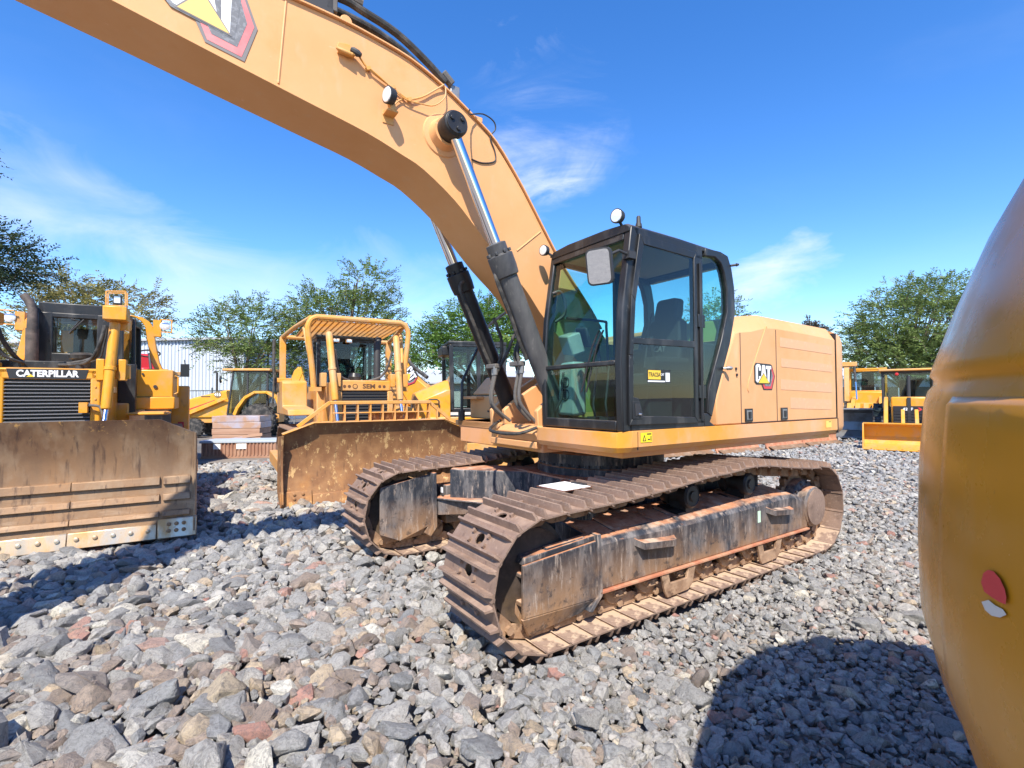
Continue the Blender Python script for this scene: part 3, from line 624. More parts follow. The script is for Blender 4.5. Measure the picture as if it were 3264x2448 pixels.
b.loft([[(1.75, -1.0, .59), (1.75, -1.0, .61), (1.45, -1.0, .61), (1.45, -1.0, .59)], [(1.25, -.35, .56), (1.25, -.35, .58), (.9, -.35, .58), (.9, -.35, .56)]])
b.build('frame_gusset', M['frame'], cb, .006)
b = MB(); b.box(1.62, 1.63, -.94, -.90, .66, .72); b.build('tag_plate', M['white'], cb)
b = MB()
for i in range(26):
    a = RNG.uniform(0, 6.28); r_ = RNG.uniform(.72, .9) if i > 9 else RNG.uniform(.95, 1.25)
b.prism([(.84, -.60), (.84, .60), (.4, .76), (.2, .2), (.45, -.2), (.2, -.70), (.35, -.78)], .90, .915, 'z'); b.build('clay_deposit', M['clay'], cb)
b = MB(); b.lathe([(.70, .88), (.74, .90), (.74, .99), (.70, 1.0), (.70, 1.03), (.735, 1.035), (.735, 1.14), (.66, 1.16), (.66, 1.22)], (0, 0, 0), (0, 0, 1), 64)
for i in range(40):
    a = i * 2 * math.pi / 40; b.cyl((.70 * math.cos(a) * 1.015, .70 * math.sin(a) * 1.015, 1.0), (.71 * math.cos(a), .71 * math.sin(a), 1.035), .02, n=6)
b.build('swing_bearing', M['frame'], ex)

# ---- upper frame and skirt
UB = MB()
UB.box(-2.7, 1.15, -1.35, .38, 1.20, 1.42)
UB.box(-2.6, 1.1, .38, 1.40, 1.24, 1.44)
UB.build('deck_frame', M['peach2'], ex, .01)
sk = MB()
zs0, zs1 = 1.295, 1.475
prof = lambda y: [(y, zs1), (y, zs0 + .045), (y - .03, zs0), (y - .10, zs0 - .005), (y - .10, zs1)]
sk.loft([[(x, yy, zz) for yy, zz in prof(1.497)] for x in (-2.60, -1.2, .2, 1.08)])
# rounded front corner and front piece in front of the cab
pts = [(1.08, 1.497), (1.17, 1.487), (1.225, 1.46), (1.25, 1.40), (1.255, 1.2), (1.255, .46), (1.24, .40), (1.20, .375)]
secs = []
for i, (x, y) in enumerate(pts):
    q0 = Vector(pts[max(i - 1, 0)]); q1 = Vector(pts[min(i + 1, len(pts) - 1)]); t_ = (q1 - q0).normalized(); n_ = Vector((t_.y, -t_.x))
    if n_.dot(Vector((x - .5, y - .9))) < 0: n_ = -n_
    secs.append([(x - n_.x * d, y - n_.y * d, z) for d, z in ((0, zs1 - (.0 if i < 2 else .012)), (0, zs0 + .045), (.03, zs0), (.12, zs0 - .005), (.12, zs1 - .012))])
sk.loft(secs)
so = sk.build('side_skirt', M['peach2'], ex, .006)
d = MB(); d.box(1.015, 1.02, 1.49, 1.4995, zs0 + .02, zs1 - .01); d.build('skirt_seam', M['ink'], so)
for x0, y_, kind in ((.985, 1.4995, 0), (-2.29, 1.4995, 1)):
    d = MB(); d.m(0).box(x0 - .14, x0, y_, y_ + .002, 1.375, 1.455)
    if kind == 0:
        d.m(1); d.prism([(x0 - .02, 1.385), (x0 - .065, 1.385), (x0 - .0425, 1.44)], y_ + .002, y_ + .003); d.box(x0 - .13, x0 - .075, y_ + .002, y_ + .003, 1.438, 1.448); d.box(x0 - .13, x0 - .12, y_ + .002, y_ + .003, 1.385, 1.425); d.box(x0 - .112, x0 - .085, y_ + .002, y_ + .003, 1.392, 1.402)
        d.m(0).prism([(x0 - .032, 1.391), (x0 - .053, 1.391), (x0 - .0425, 1.42)], y_ + .003, y_ + .004)
    else: d.m(1).box(x0 - .12, x0 - .07, y_ + .002, y_ + .003, 1.44, 1.448)
    d.build('warning_sticker', [mat('sticker_yellow', (.85, .66, .02) if kind == 0 else (.80, .55, .12), .45), M['ink']], so)

# ---- engine housing on the cab side
eh = MB(); Y1 = 1.488
out = [(-.40, 2.55), (-.90, 2.645), (-1.0, 2.65), (-2.40, 2.60)]
# lower side wall
secs = []
for x, ztop in ((-.10, 1.72), (-.27, 2.10), (-.43, 2.38), (-.50, 2.40), (-.70, 2.42), (-1.0, 2.48), (-1.2, 2.49), (-1.9, 2.475), (-2.60, 2.45)):
    zt = {-.10: 1.75, -.27: 2.13, -.43: 2.55}.get(x, 2.56 + .08 * min(1, (-.43 - x) / .5) - .03 * max(0, (-x - 1.0) / 1.6))
    zt = min(zt, 2.65)
    secs.append([(x, Y1 - .6, 1.48), (x, Y1, 1.48), (x, Y1, min(ztop, zt - .02)), (x, Y1 - .02, min(ztop + .03, zt - .01)), (x, Y1 - .10, zt - .004), (x, Y1 - .6, zt)])
eh.loft(secs)
eo = eh.build('engine_housing', M['peach'], ex, .012)
# recessed louvre bands pressed into the rear door
for (xa, xb, za, zb) in ((-1.28, -2.50, 2.405, 2.30), (-1.30, -2.50, 2.175, 2.08), (-1.28, -2.48, 1.945, 1.83), (-1.48, -2.47, 1.745, 1.62)):
    d = MB(); d.prism([(xa, za), (xb, za - .035), (xb, zb - .03), (xa, zb)], Y1 - .004, Y1 + .003)
    d.build('louvre_panel', M['louv'] if 'louv' in M else M.setdefault('louv', mat('dusty_louvre', (.70, .37, .19), .7, layers=[dict(col=(.60, .36, .21), scale=5, lo=.35, hi=.7, k=.8), dict(col=(.74, .46, .28), scale=20, lo=.55, hi=.7, k=.5)])), eo)
d = MB()
for x, z0, z1 in ((-.515, 1.485, 2.40), (-1.20, 1.485, 2.48)): d.box(x - .004, x + .004, Y1, Y1 + .003, z0, z1)
d.box(-2.60, -.52, Y1, Y1 + .003, 1.484, 1.492); d.build('door_seam', M['dark'], eo)
d = MB(); d.tube([(-1.02, Y1 + .001, 2.49), (-.98, Y1 + .001, 2.46), (-.66, Y1 + .001, 1.92), (-.655, Y1 + .001, 1.80)], .006, 6, 4); d.build('pressed_crease', M['peach'], eo)
for x in (-.64, -1.335):
    d = MB(); d.m(0).box(x - .065, x + .065, Y1, Y1 + .014, 1.50, 1.632)
    d.m(1).box(x - .045, x + .045, Y1 + .014, Y1 + .017, 1.52, 1.615); d.m(0).box(x - .018, x + .02, Y1 + .014, Y1 + .028, 1.53, 1.60); d.build('door_latch', [M['black'], M['steel']], eo, .003)
cat_logo(eo, (-.765, Y1 + .001, 1.895), (-.315, 0, .0), (0, 0, .198), name='logo_decal', label='logo decal with red and dark hexagon on the engine door')
d = MB(); d.lathe([(.012, 0), (.012, .03), (.02, .035), (.02, .07), (.012, .085)], (-.20, 1.5, 2.03), (-.55, .6, .0), 10); d.build('door_stop', M['steel'], eo)
d = MB()
for k in range(2): d.box(-.44 - .012 * k, -.42 - .012 * k, Y1, Y1 + .012, 2.02 - .06 * k, 2.045 - .06 * k)
d.build('bolt_hole', M['ink'], eo)
# far side, hood top and rear mass
d = MB(); d.box(-2.60, -.45, -1.45, .88, 1.48, 2.50); d.box(-2.2, -.9, -.9, .6, 2.5, 2.62); d.build('engine_hood', M['peach'], ex, .03)
# counterweight with curved tail
def cw_sec(x, hw, z0, z1, r=.10):
    q = []
    for (cy, cz, a0) in ((hw - r, z1 - r, 0), (-(hw - r), z1 - r, 90), (-(hw - r), z0 + r, 180), (hw - r, z0 + r, 270)):
        for k in range(4): a = R(a0 + k * 30); q.append((x, cy + r * math.cos(a), cz + r * math.sin(a)))
    return q
d = MB(); d.loft([cw_sec(-2.62, 1.495, 1.285, 2.575), cw_sec(-2.75, 1.49, 1.28, 2.56), cw_sec(-2.86, 1.46, 1.285, 2.52), cw_sec(-3.05, 1.30, 1.3, 2.50), cw_sec(-3.3, .9, 1.3, 2.48), cw_sec(-3.42, .4, 1.32, 2.46)])
d.build('counterweight', M['peach'], ex)
d = MB(); d.box(-2.625, -2.61, 1.40, 1.491, 1.48, 2.54); d.box(-2.625, -2.61, 1.40, 1.497, 1.30, 1.48); d.build('counterweight_gap', M['ink'], ex)
# ---- cab
CY0, CY1 = .43, 1.495
outer_front = [(1.19, 1.47), (1.205, 2.05), (1.175, 2.5), (1.063, 3.18)]
def xf(z): return float(np.interp(z, [1.47, 2.05, 2.5, 3.18], [1.19, 1.205, 1.175, 1.063]))
c = MB()
t0, t1 = CY1 - .075, CY1
zs = [1.47, 1.75, 2.05, 2.5, 2.9, 3.19]
for ya, yb in ((t0, t1), (CY0, CY0 + .06)):
    c.prism([(xf(z), z) for z in zs] + [(xf(z) - .10 - .02 * (z < 1.6), z) for z in zs[::-1]], ya, yb)      # front posts
    c.prism([(.965, 3.05), (.90, 3.085), (.20, 3.045), (.09, 3.04), (.09, 3.17), (1.05, 3.19)], ya, yb)      # top rail
    c.prism([(.205, 1.50), (.205, 3.08), (.09, 3.10), (.10, 1.50)], ya, yb)                                   # rear door post
    wi = [(.046, 3.09), (-.108, 3.103), (-.200, 3.06), (-.250, 2.98), (-.297, 2.817), (-.301, 2.592), (-.197, 2.305), (.016, 1.84), (.05, 1.60)]
    wo = [(.046, 3.17), (-.20, 3.175), (-.325, 3.15), (-.385, 3.03), (-.426, 2.85), (-.438, 2.60), (-.335, 2.27), (-.105, 1.78), (-.02, 1.56)]
    c.prism(wi + wo[::-1], ya, yb)
    c.prism([(.11, 1.60), (.05, 1.60), (-.02, 1.56), (.01, 1.52), (-.085, 1.47), (.11, 1.47)], ya, yb)
    c.prism([(1.12, 1.47), (1.12, 1.555), (.10, 1.545), (.10, 1.47)], ya, yb)                                 # sill
c.box(-.02, 1.17, CY0, CY1 - .01, 1.42, 1.475)                                                                # floor
for z0, z1, dx in ((1.475, 1.56, .0), (2.018, 2.062, .0)):                                                    # front rails
    c.prism([(xf(z0), z0), (xf(z1), z1), (xf(z1) - .05, z1), (xf(z0) - .05, z0)], CY0 + .05, t0)
c.prism([(1.085, 3.08), (1.063, 3.19), (.98, 3.19), (1.0, 3.10)], CY0 + .05, t0)
c.prism([(-.30, 3.17), (-.42, 2.85), (-.44, 2.62), (-.40, 2.62), (-.38, 2.85), (-.26, 3.10)], CY0 + .05, t0) if False else None
c.box(-.40, -.33, CY0 + .05, t0, 3.06, 3.15); c.prism([(-.34, 2.30), (-.27, 2.12), (-.21, 2.14), (-.28, 2.32)], CY0 + .05, t0)
cab = c.build('cab_frame', M['black'], ex, .012)
cab['label'] = 'worn black cab frame with tinted windows'
d = MB()                                                                                                     # roof
d.loft([[(x, CY0 + .02, z), (x, CY0 + .05, z + .035), (x, .7, z + .055), (x, 1.2, z + .055), (x, CY1 - .06, z + .04), (x, CY1 - .008, z + .006), (x, CY1 - .01, z - .03), (x, CY0 + .02, z - .03)] for x, z in ((1.08, 3.172), (1.04, 3.185), (.4, 3.178), (-.25, 3.155), (-.33, 3.135))])
d.build('roof', M['black'], cab, .006)
d = MB(); d.box(-.28, 1.0, CY0 + .06, t0 - .005, 3.115, 3.135); d.build('headliner', M['head'], cab)
d = MB(); d.loft([[(.93, CY1 + .001, 3.03), (.93, CY1 + .012, 3.03)], [(.24, CY1 + .001, 3.045), (.24, CY1 + .012, 3.045)]], cap=False, closed=False) if False else None
def pane(name, poly, y, th=.006, m='glass', axis='y', parent=None):
    q = MB(); q.prism(poly, y, y + th, axis); return q.build(name, M[m], parent or cab, flat=True)
# door: frame ring, two panes, latch corner
dm = MB(); yo = CY1 + .001
ring_o = [(1.135, 1.525), (1.13, 2.1), (1.09, 2.6), (.985, 3.13), (.22, 3.09), (.22, 1.515)]
ring_i = [(1.085, 1.60), (1.08, 2.1), (1.045, 2.55), (.935, 3.045), (.255, 3.03), (.27, 1.57)]
n = len(ring_o)
for i in range(n):
    j = (i + 1) % n; dm.prism([ring_o[i], ring_o[j], ring_i[j], ring_i[i]], yo, yo + .022)
dm.prism([(1.082, 2.195), (1.078, 2.245), (.258, 2.265), (.26, 2.205)], yo + .002, yo + .02)
dm.prism([(1.09, 1.58), (1.088, 1.755), (1.02, 1.745), (.965, 1.60), (.93, 1.565)], yo + .001, yo + .019)
door = dm.build('door', M['black'], cab, .005)
pane('door_window', [(1.08, 2.245), (1.045, 2.55), (.935, 3.045), (.255, 3.03), (.257, 2.265)], yo + .006, .006, 'glass2', parent=door)
pane('door_window', [(1.088, 1.755), (1.082, 2.195), (.26, 2.205), (.27, 1.57), (.93, 1.565), (.965, 1.60), (1.02, 1.745)], yo + .006, .006, 'glass2', parent=door)
d = MB(); d.m(0).prism([(1.105, 1.575), (1.10, 1.72), (1.02, 1.715), (.985, 1.60), (.99, 1.575)], yo + .02, yo + .028); d.m(1).box(1.02, 1.075, yo + .026, yo + .034, 1.60, 1.70); d.m(2).box(1.015, 1.045, yo + .034, yo + .045, 1.605, 1.622)
d.build('door_handle', [M['black'], M['dark'], M['chrome']], door, .003)
d = MB(); x0, z0 = .905, 1.875
d.m(1).box(x0 - .30, x0, yo + .012, yo + .0135, z0, z0 + .115)
d.m(0).box(x0 - .17, x0 - .01, yo + .0135, yo + .0145, z0 + .03, z0 + .108); d.m(2).box(x0 - .215, x0 - .17, yo + .0135, yo + .0145, z0 + .03, z0 + .108); d.m(3).box(x0 - .225, x0 - .005, yo + .0135, yo + .0145, z0 + .008, z0 + .02); d.m(3).box(x0 - .29, x0 - .235, yo + .0135, yo + .0145, z0 + .012, z0 + .09)
d.m(2); add_text(d, 'TRACSA', .05, (x0 - .09, yo + .0145, z0 + .069), (-1, 0, 0), (0, 0, 1), .0012, .8, .001)
d.m(3); add_text(d, 'CAT', .028, (x0 - .192, yo + .0145, z0 + .072), (-1, 0, 0), (0, 0, 1), .0008, .8, .0012)
d.build('dealer_sticker', [M['dyel'], M['ink'], M['ink'], M['white']], door, flat=True)
for z_ in (2.40, 1.74): d = MB(); d.box(.10, .20, CY1 + .002, CY1 + .02, z_, z_ + .12); d.build('door_hinge', M['black'], cab, .004)
d = MB(); d.cyl((.155, CY1 + .012, 1.55), (.155, CY1 + .012, 3.0), .016, n=10); d.build('hinge_rail', M['black'], cab)
pane('quarter_window', [(.046, 3.09), (-.108, 3.103), (-.200, 3.06), (-.250, 2.98), (-.297, 2.817), (-.301, 2.592), (-.197, 2.305), (.016, 1.84), (.05, 1.66), (.088, 1.66), (.088, 3.09)], CY1 - .035, .006, 'glass')
# far-side window, windshields, rear window
pane('side_window', [(1.08, 2.05), (1.05, 2.5), (.95, 3.06), (.10, 3.05), (-.25, 2.98), (-.297, 2.6), (-.197, 2.3), (.03, 1.85), (.05, 1.6), (1.08, 1.6)], CY0 + .02, .006, 'glass')
q = MB(); q.loft([[(xf(z) - .022, CY0 + .05, z), (xf(z) - .022, t0 + .01, z), (xf(z) - .028, t0 + .01, z), (xf(z) - .028, CY0 + .05, z)] for z in (2.05, 2.5, 3.09)]); q.build('windshield', M['glass'], cab)
q = MB(); q.loft([[(xf(z) - .022, CY0 + .05, z), (xf(z) - .022, t0 + .01, z), (xf(z) - .028, t0 + .01, z), (xf(z) - .028, CY0 + .05, z)] for z in (1.55, 2.02)]); q.build('lower_windshield', M['glass'], cab)
q = MB(); q.loft([[(x, CY0 + .05, z), (x, t0, z), (x - .006, t0, z), (x - .006, CY0 + .05, z)] for x, z in ((-.28, 2.32), (-.39, 2.6), (-.37, 2.9), (-.33, 3.07))]); q.build('rear_window', M['glass'], cab)
q = MB(); q.box(-.30, -.02, CY0 + .06, t0 - .01, 1.475, 2.28); q.box(-.02, .03, CY0 + .06, t0 - .01, 1.475, 1.9); q.build('rear_trim', M['seat'], cab, .02)
# inside: seat, console, joysticks, monitor, pedals, wiper
q = MB(); yc = .98
q.box(.10, .58, yc - .25, yc + .25, 1.86, 1.98); q.loft([[(.16 - .16 * t - a, yc - w, 1.94 + 1.0 * t * .72), (.16 - .16 * t - a, yc + w, 1.94 + 1.0 * t * .72), (.03 - .16 * t - a, yc + w, 1.94 + t * .72), (.03 - .16 * t - a, yc - w, 1.94 + t * .72)] for t, w, a in ((0, .23, 0), (.4, .245, 0), (.8, .20, 0), (.86, .13, 0), (.92, .14, 0), (1.12, .13, 0), (1.16, .10, 0))])
q.box(.15, .5, yc - .2, yc + .2, 1.5, 1.86); seat = q.build('seat', M['seat'], cab, .03)
q = MB(); add_text(q, 'CAT', .085, (.115, yc + .02, 2.24), (0, 1, 0), (-.2, 0, 1), .002, .9, .004); q.build('seat_lettering', mat('embroidery', (.16, .16, .15), .8), seat, flat=True)
q = MB()
for yy in (yc - .36, yc + .33): q.box(.05, .62, yy - .07, yy + .07, 2.0, 2.12); q.tube([(.58, yy, 2.1), (.62, yy, 2.24), (.63, yy, 2.30)], [.018, .02, .035], 8)
q.build('armrest_console', M['seat'], cab, .012)
q = MB(); q.loft([[(1.06 - .02 * i, .50, z), (1.06, .74 + .06 * (z > 2.3), z), (.90, .76 + .06 * (z > 2.3), z), (.86, .50, z)] for i, z in ((0, 1.58), (1, 2.02), (2, 2.1))]); q.build('side_console', M['console'], cab, .03)
for z in (1.90, 1.78):
    q = MB(); q.lathe([(.055, 0), (.058, .012), (.045, .016), (.04, .006), (.0, .005)], (1.055, .63, z), (1, .2, 0), 18); q.build('air_vent', M['dark'], cab)
q = MB(); q.m(0).obox((.98, .63, 2.28), (.14, .26, .20), Matrix.Rotation(.35, 3, 'Y') @ Matrix.Rotation(-.35, 3, 'Z')); q.m(1).obox((.90, .72, 2.34), (.03, .26, .20), Matrix.Rotation(.35, 3, 'Y') @ Matrix.Rotation(-.35, 3, 'Z')); q.build('monitor', [M['console'], M['dark']], cab, .015)
q = MB()
for yy in (.90, 1.06): q.tube([(.92, yy, 1.5), (.95, yy, 1.7), (.90, yy, 2.02), (.88, yy + .02, 2.12)], .011, 6); q.box(.84, .98, yy - .05, yy + .05, 1.55, 1.575)
q.tube([(1.12, .55, 1.62), (1.10, .62, 1.75), (1.06, .60, 2.0)], .012, 6); q.build('travel_lever', M['dark'], cab)
q = MB(); q.tube([(1.175, 1.05, 1.80), (1.185, 1.20, 2.2), (1.175, 1.27, 2.33)], .008, 6); q.tube([(1.19, 1.00, 1.80), (1.20, 1.16, 2.2), (1.19, 1.23, 2.33)], .008, 6); q.build('wiper_arm', M['dark'], cab)
q = MB(); q.tube([(1.12, .52, 2.78), (1.06, .56, 2.80), (1.02, .58, 2.72), (1.02, .58, 2.58), (1.10, .53, 2.50)], .016, 8, 4); q.build('grab_handle', M['dark'], cab)
q = MB(); q.tube([(.95, CY0 + .10, 2.55), (.45, CY0 + .10, 2.56), (.40, CY0 + .10, 2.50), (.38, CY0 + .10, 2.1)], .014, 8, 3); q.tube([(.33, .98, 2.05), (.24, .98, 2.5), (.2, .98, 2.6)], .009, 6); q.build('inner_rail', M['dark'], cab)
# mirror, lamps, antenna, exterior grab iron on the far post
q = MB(); q.m(0)
rx = lambda: None
mc = Vector((1.40, 1.46, 2.80)); mrot = Matrix.Rotation(R(24), 3, 'Z') @ Matrix.Rotation(R(13), 3, 'Y')
def rrect(w, h, r, dep): return [mc + mrot @ Vector((dep, sx * (w - r) + r * math.cos(a) * 1.0, sz * (h - r) + r * math.sin(a))) for sx, sz, a0 in ((1, 1, 0), (-1, 1, 90), (-1, -1, 180), (1, -1, 270)) for a in [R(a0 + 30 * k) for k in range(4)]]
q.loft([rrect(.10, .138, .04, -.05), rrect(.108, .146, .045, -.02), rrect(.108, .146, .045, .012), rrect(.10, .138, .04, .014)]); q.m(1).loft([rrect(.095, .133, .036, .0145), rrect(.094, .132, .035, .017)])
q.m(0).tube([(1.10, 1.50, 2.93), (1.22, 1.50, 2.95), (1.36, 1.46, 2.88)], .012, 8); q.box(1.05, 1.13, 1.45, 1.53, 2.90, 2.96)
q.build('mirror', [M['dark'], M['mirror']], cab, label='rear-view mirror with rounded black housing')
def lamp(parent, p, aim, r, dark='dark', name='work_lamp', stand=None):
    q = MB(); a = Vector(aim).normalized(); q.m(0).lathe([(r * .5, -r * .95), (r * .86, -r * .75), (r, -r * .1), (r, r * .12), (r * .93, r * .16)], p, a, 20); q.m(1).lathe([(r * .9, r * .13), (r * .8, r * .22), (.001, r * .26)], p, a, 20)
    if stand: q.m(0).tube([p, stand], r * .22, 6); q.obox(stand, (r * .9, r * .9, r * .35), Matrix.Identity(3))
    return q.build(name, [M[dark], M['lens']], parent)
lamp(cab, (1.12, 1.385, 3.29), (1, .15, -.05), .062, stand=(1.02, 1.36, 3.215)); lamp(cab, (1.14, .40, 3.24), (1, .15, -.05), .055, stand=(1.04, .44, 3.18))
q = MB(); q.lathe([(.03, 0), (.026, .03), (.02, .04), (.018, .09), (.012, .1)], (.90, 1.43, 3.22), (0, 0, 1), 12); q.build('antenna_stub', M['dark'], cab)
q = MB(); q.lathe([(.012, 0), (.012, .05), (.018, .055), (.01, .08)], (-.37, 1.49, 3.06), (-.6, .5, .1), 8); q.build('roof_catch', M['dark'], cab)

# ---- boom
BY = .27
up_e = [(-.15, 2.08), (.228, 2.52), (.382, 2.72), (.772, 3.147), (1.002, 3.454), (1.205, 3.741), (1.378, 3.975), (1.63, 4.264), (1.869, 4.428), (2.198, 4.615), (2.516, 4.744), (2.847, 4.806), (3.128, 4.837), (3.553, 4.853), (4.2, 4.87), (5.0, 4.93), (5.7, 4.99), (6.2, 5.02)]
lo_e = [(.15, 1.75), (.62, 2.20), (1.041, 2.60), (1.13, 2.70), (1.28, 2.87), (1.57, 3.11), (1.826, 3.362), (2.07, 3.595), (2.38, 3.803), (2.593, 3.885), (2.893, 3.983), (3.32, 4.078), (4.005, 4.228), (4.544, 4.35), (5.1, 4.466), (5.6, 4.57), (6.0, 4.65), (6.35, 4.70)]
b = MB(); b.prism(lo_e + up_e[::-1], -BY + .012, BY - .012); bo = b.build('boom', M['peach'], ex, .004)
d = MB()                                                     # top and bottom plates standing slightly proud
def ribbon(pl, y0, y1, th, up=1):
    secs = []
    for i, p in enumerate(pl):
        t_ = (Vector(pl[min(i + 1, len(pl) - 1)]) - Vector(pl[max(i - 1, 0)])).normalized(); n_ = Vector((-t_.y, t_.x)) * up
        secs.append([(p[0], y0, p[1]), (p[0], y1, p[1]), (p[0] + n_.x * th, y1, p[1] + n_.y * th), (p[0] + n_.x * th, y0, p[1] + n_.y * th)])
    d.loft(secs)
fine = lambda pl: [tuple(v) for v in catmull([Vector((p[0], p[1], 0)) for p in pl], 3)]
fu = [(p[0], p[1]) for p in fine(up_e)]; fl = [(p[0], p[1]) for p in fine(lo_e)]
ribbon(fu[3:], -BY - .012, BY + .016, .016); ribbon(fl, -BY - .002, BY + .004, -.014); d.build('boom_flange', M['peach'], bo, .003)
for (a, b_) in (((3.525, 4.818), (3.575, 4.157)), ((1.064, 3.484), (1.368, 3.232))):
    d = MB(); d.tube([(a[0], BY - .012, a[1]), (b_[0], BY - .012, b_[1])], .009, 6); d.build('weld_seam', M['peach'], bo)
# lug and small plate on top
d = MB(); d.prism([(3.18, 4.85), (3.12, 4.94), (3.04, 4.97), (2.96, 4.93), (2.78, 4.83), (2.48, 4.74), (2.58, 4.69), (3.18, 4.77)], .10, .16); d.cyl((3.05, .06, 4.91), (3.05, .20, 4.91), .05, n=16); d.build('lifting_lug', M['peach'], bo, .006)
d = MB(); d.prism([(2.62, 4.77), (2.40, 4.75), (2.16, 4.64), (2.0, 4.51), (2.3, 4.55)], -.05, -.02); d.box(1.76, 1.86, .16, .25, 4.36, 4.47); d.build('hose_bracket', M['peach'], bo, .004)
# boom cylinder boss, with pin
d = MB(); d.lathe([(.20, 0), (.19, .012), (.15, .02), (.135, .05), (.125, .10)], (2.19, BY - .012, 4.16), (0, 1, 0), 36); d.build('pin_boss', M['peach'], bo)
d = MB(); d.lathe([(.20, 0), (.19, .012), (.15, .02), (.135, .05), (.125, .10)], (2.19, -BY + .012, 4.16), (0, -1, 0), 36); d.build('pin_boss', M['peach'], bo)
cat_logo(bo, (4.30, BY - .009, 4.475), (-.46, 0, -.09), (.01, 0, .40), True, label='large faded logo decal with pink hexagon on the boom')
# lamp bracket, step bracket, wiring, hoses
d = MB(); d.m(0).box(2.66, 2.76, BY - .012, BY + .10, 4.17, 4.185); d.box(2.66, 2.76, BY - .012, BY - .004, 4.11, 4.22); d.obox((2.71, BY + .08, 4.215), (.05, .05, .07), Matrix.Rotation(.3, 3, 'Y')); d.build('lamp_bracket', M['yellow2'], bo, .003)
lamp(bo, (2.765, BY + .13, 4.275), (1, .25, -.08), .07)
d = MB(); d.m(0).box(3.01, 3.14, BY - .012, BY + .05, 4.56, 4.57); d.m(0).prism([(3.01, 4.565), (3.15, 4.60), (3.13, 4.655), (3.04, 4.67)], BY - .012, BY - .002); d.m(0).tube([(3.15, BY + .03, 4.575), (3.03, BY + .05, 4.555)], .016, 8); d.m(1).lathe([(.02, 0), (.028, .02), (.028, .06), (.015, .09)], (3.04, BY + .03, 4.61), (-.8, .3, -.4), 10); d.build('sensor_bracket', [M['yellow2'], M['dark']], bo, .003)
d = MB(); d.tube([(2.992, BY + .03, 4.603), (2.892, BY + .012, 4.515), (2.677, BY + .008, 4.428), (2.592, BY + .008, 4.393), (2.525, BY + .012, 4.378), (2.402, BY + .008, 4.443), (2.284, BY + .008, 4.543), (2.192, BY + .02, 4.623)], .008, 6, 4)
d.tube([(2.872, BY + .02, 4.513), (2.692, BY + .02, 4.423), (2.572, BY + .02, 4.363), (2.422, BY + .03, 4.363), (2.302, BY + .04, 4.383), (2.202, BY + .05, 4.483), (2.177, BY + .02, 4.603)], .006, 6, 4)
d.tube([(2.572, BY + .008, 4.373), (2.642, BY + .008, 4.313), (2.692, BY + .012, 4.223)], .007, 6, 4); d.build('wiring_harness', M['yellow2'], bo)
d = MB()
for p in ((2.89, 4.517), (2.675, 4.43), (2.523, 4.38)): d.obox((p[0], BY + .008, p[1]), (.04, .03, .025), Matrix.Rotation(.5, 3, 'Y'))
d.build('cable_clip', M['yellow2'], bo)
d = MB(); d.tube([(2.112, .62, 4.253), (1.962, BY + .08, 4.393), (1.782, BY + .02, 4.483), (1.662, BY + .02, 4.453), (1.632, BY + .01, 4.383), (1.687, BY, 4.293), (1.632, BY - .004, 4.173), (1.632, BY - .004, 4.073), (1.772, BY - .004, 4.018), (1.892, BY - .004, 4.023)], .007, 6, 4); d.build('grease_line', M['dark'], bo)
d = MB(); d.m(0).tube([(3.8, .18, 4.98), (3.3, .19, 5.06), (3.065, .2, 5.079), (2.91, .2, 5.05), (2.62, .2, 4.985), (2.349, .2, 4.85), (2.134, .2, 4.71)], .034, 10, 4)
d.m(0).tube([(3.772, .02, 5.013), (3.272, .03, 5.083), (2.872, .03, 5.073), (2.572, .03, 5.003), (2.302, .03, 4.873), (2.102, .03, 4.743)], .034, 10, 4); d.build('boom_hose', [M['hose'], M['steel']], bo)
d = MB(); d.tube([(3.12, .2, 5.125), (2.92, .2, 5.105)], .044, 10); d.build('hose_fitting', M['hosegrey'], bo)
d = MB(); d.m(1).tube([(2.16, .19, 4.80), (2.06, .19, 4.72)], .042, 10); d.m(0).box(1.98, 2.08, .10, .20, 4.56, 4.72); d.build('hose_fitting', [M['steel'], M['hosegrey']], bo, .008)
d = MB(); d.m(1).box(3.16, 3.75, .05, .24, 4.86, 5.05); d.m(0).box(3.13, 3.22, .07, .24, 4.92, 5.1); d.build('valve_block', [M['hosegrey'], M['dark']], bo, .008)
d = MB(); d.prism([(5.75, 4.85), (5.6, 5.03), (5.75, 5.10), (6.5, 5.05), (6.68, 4.75), (6.6, 4.5), (6.2, 4.50)], -.16, .16); d.build('boom_nose', M['peach'], bo, .01)

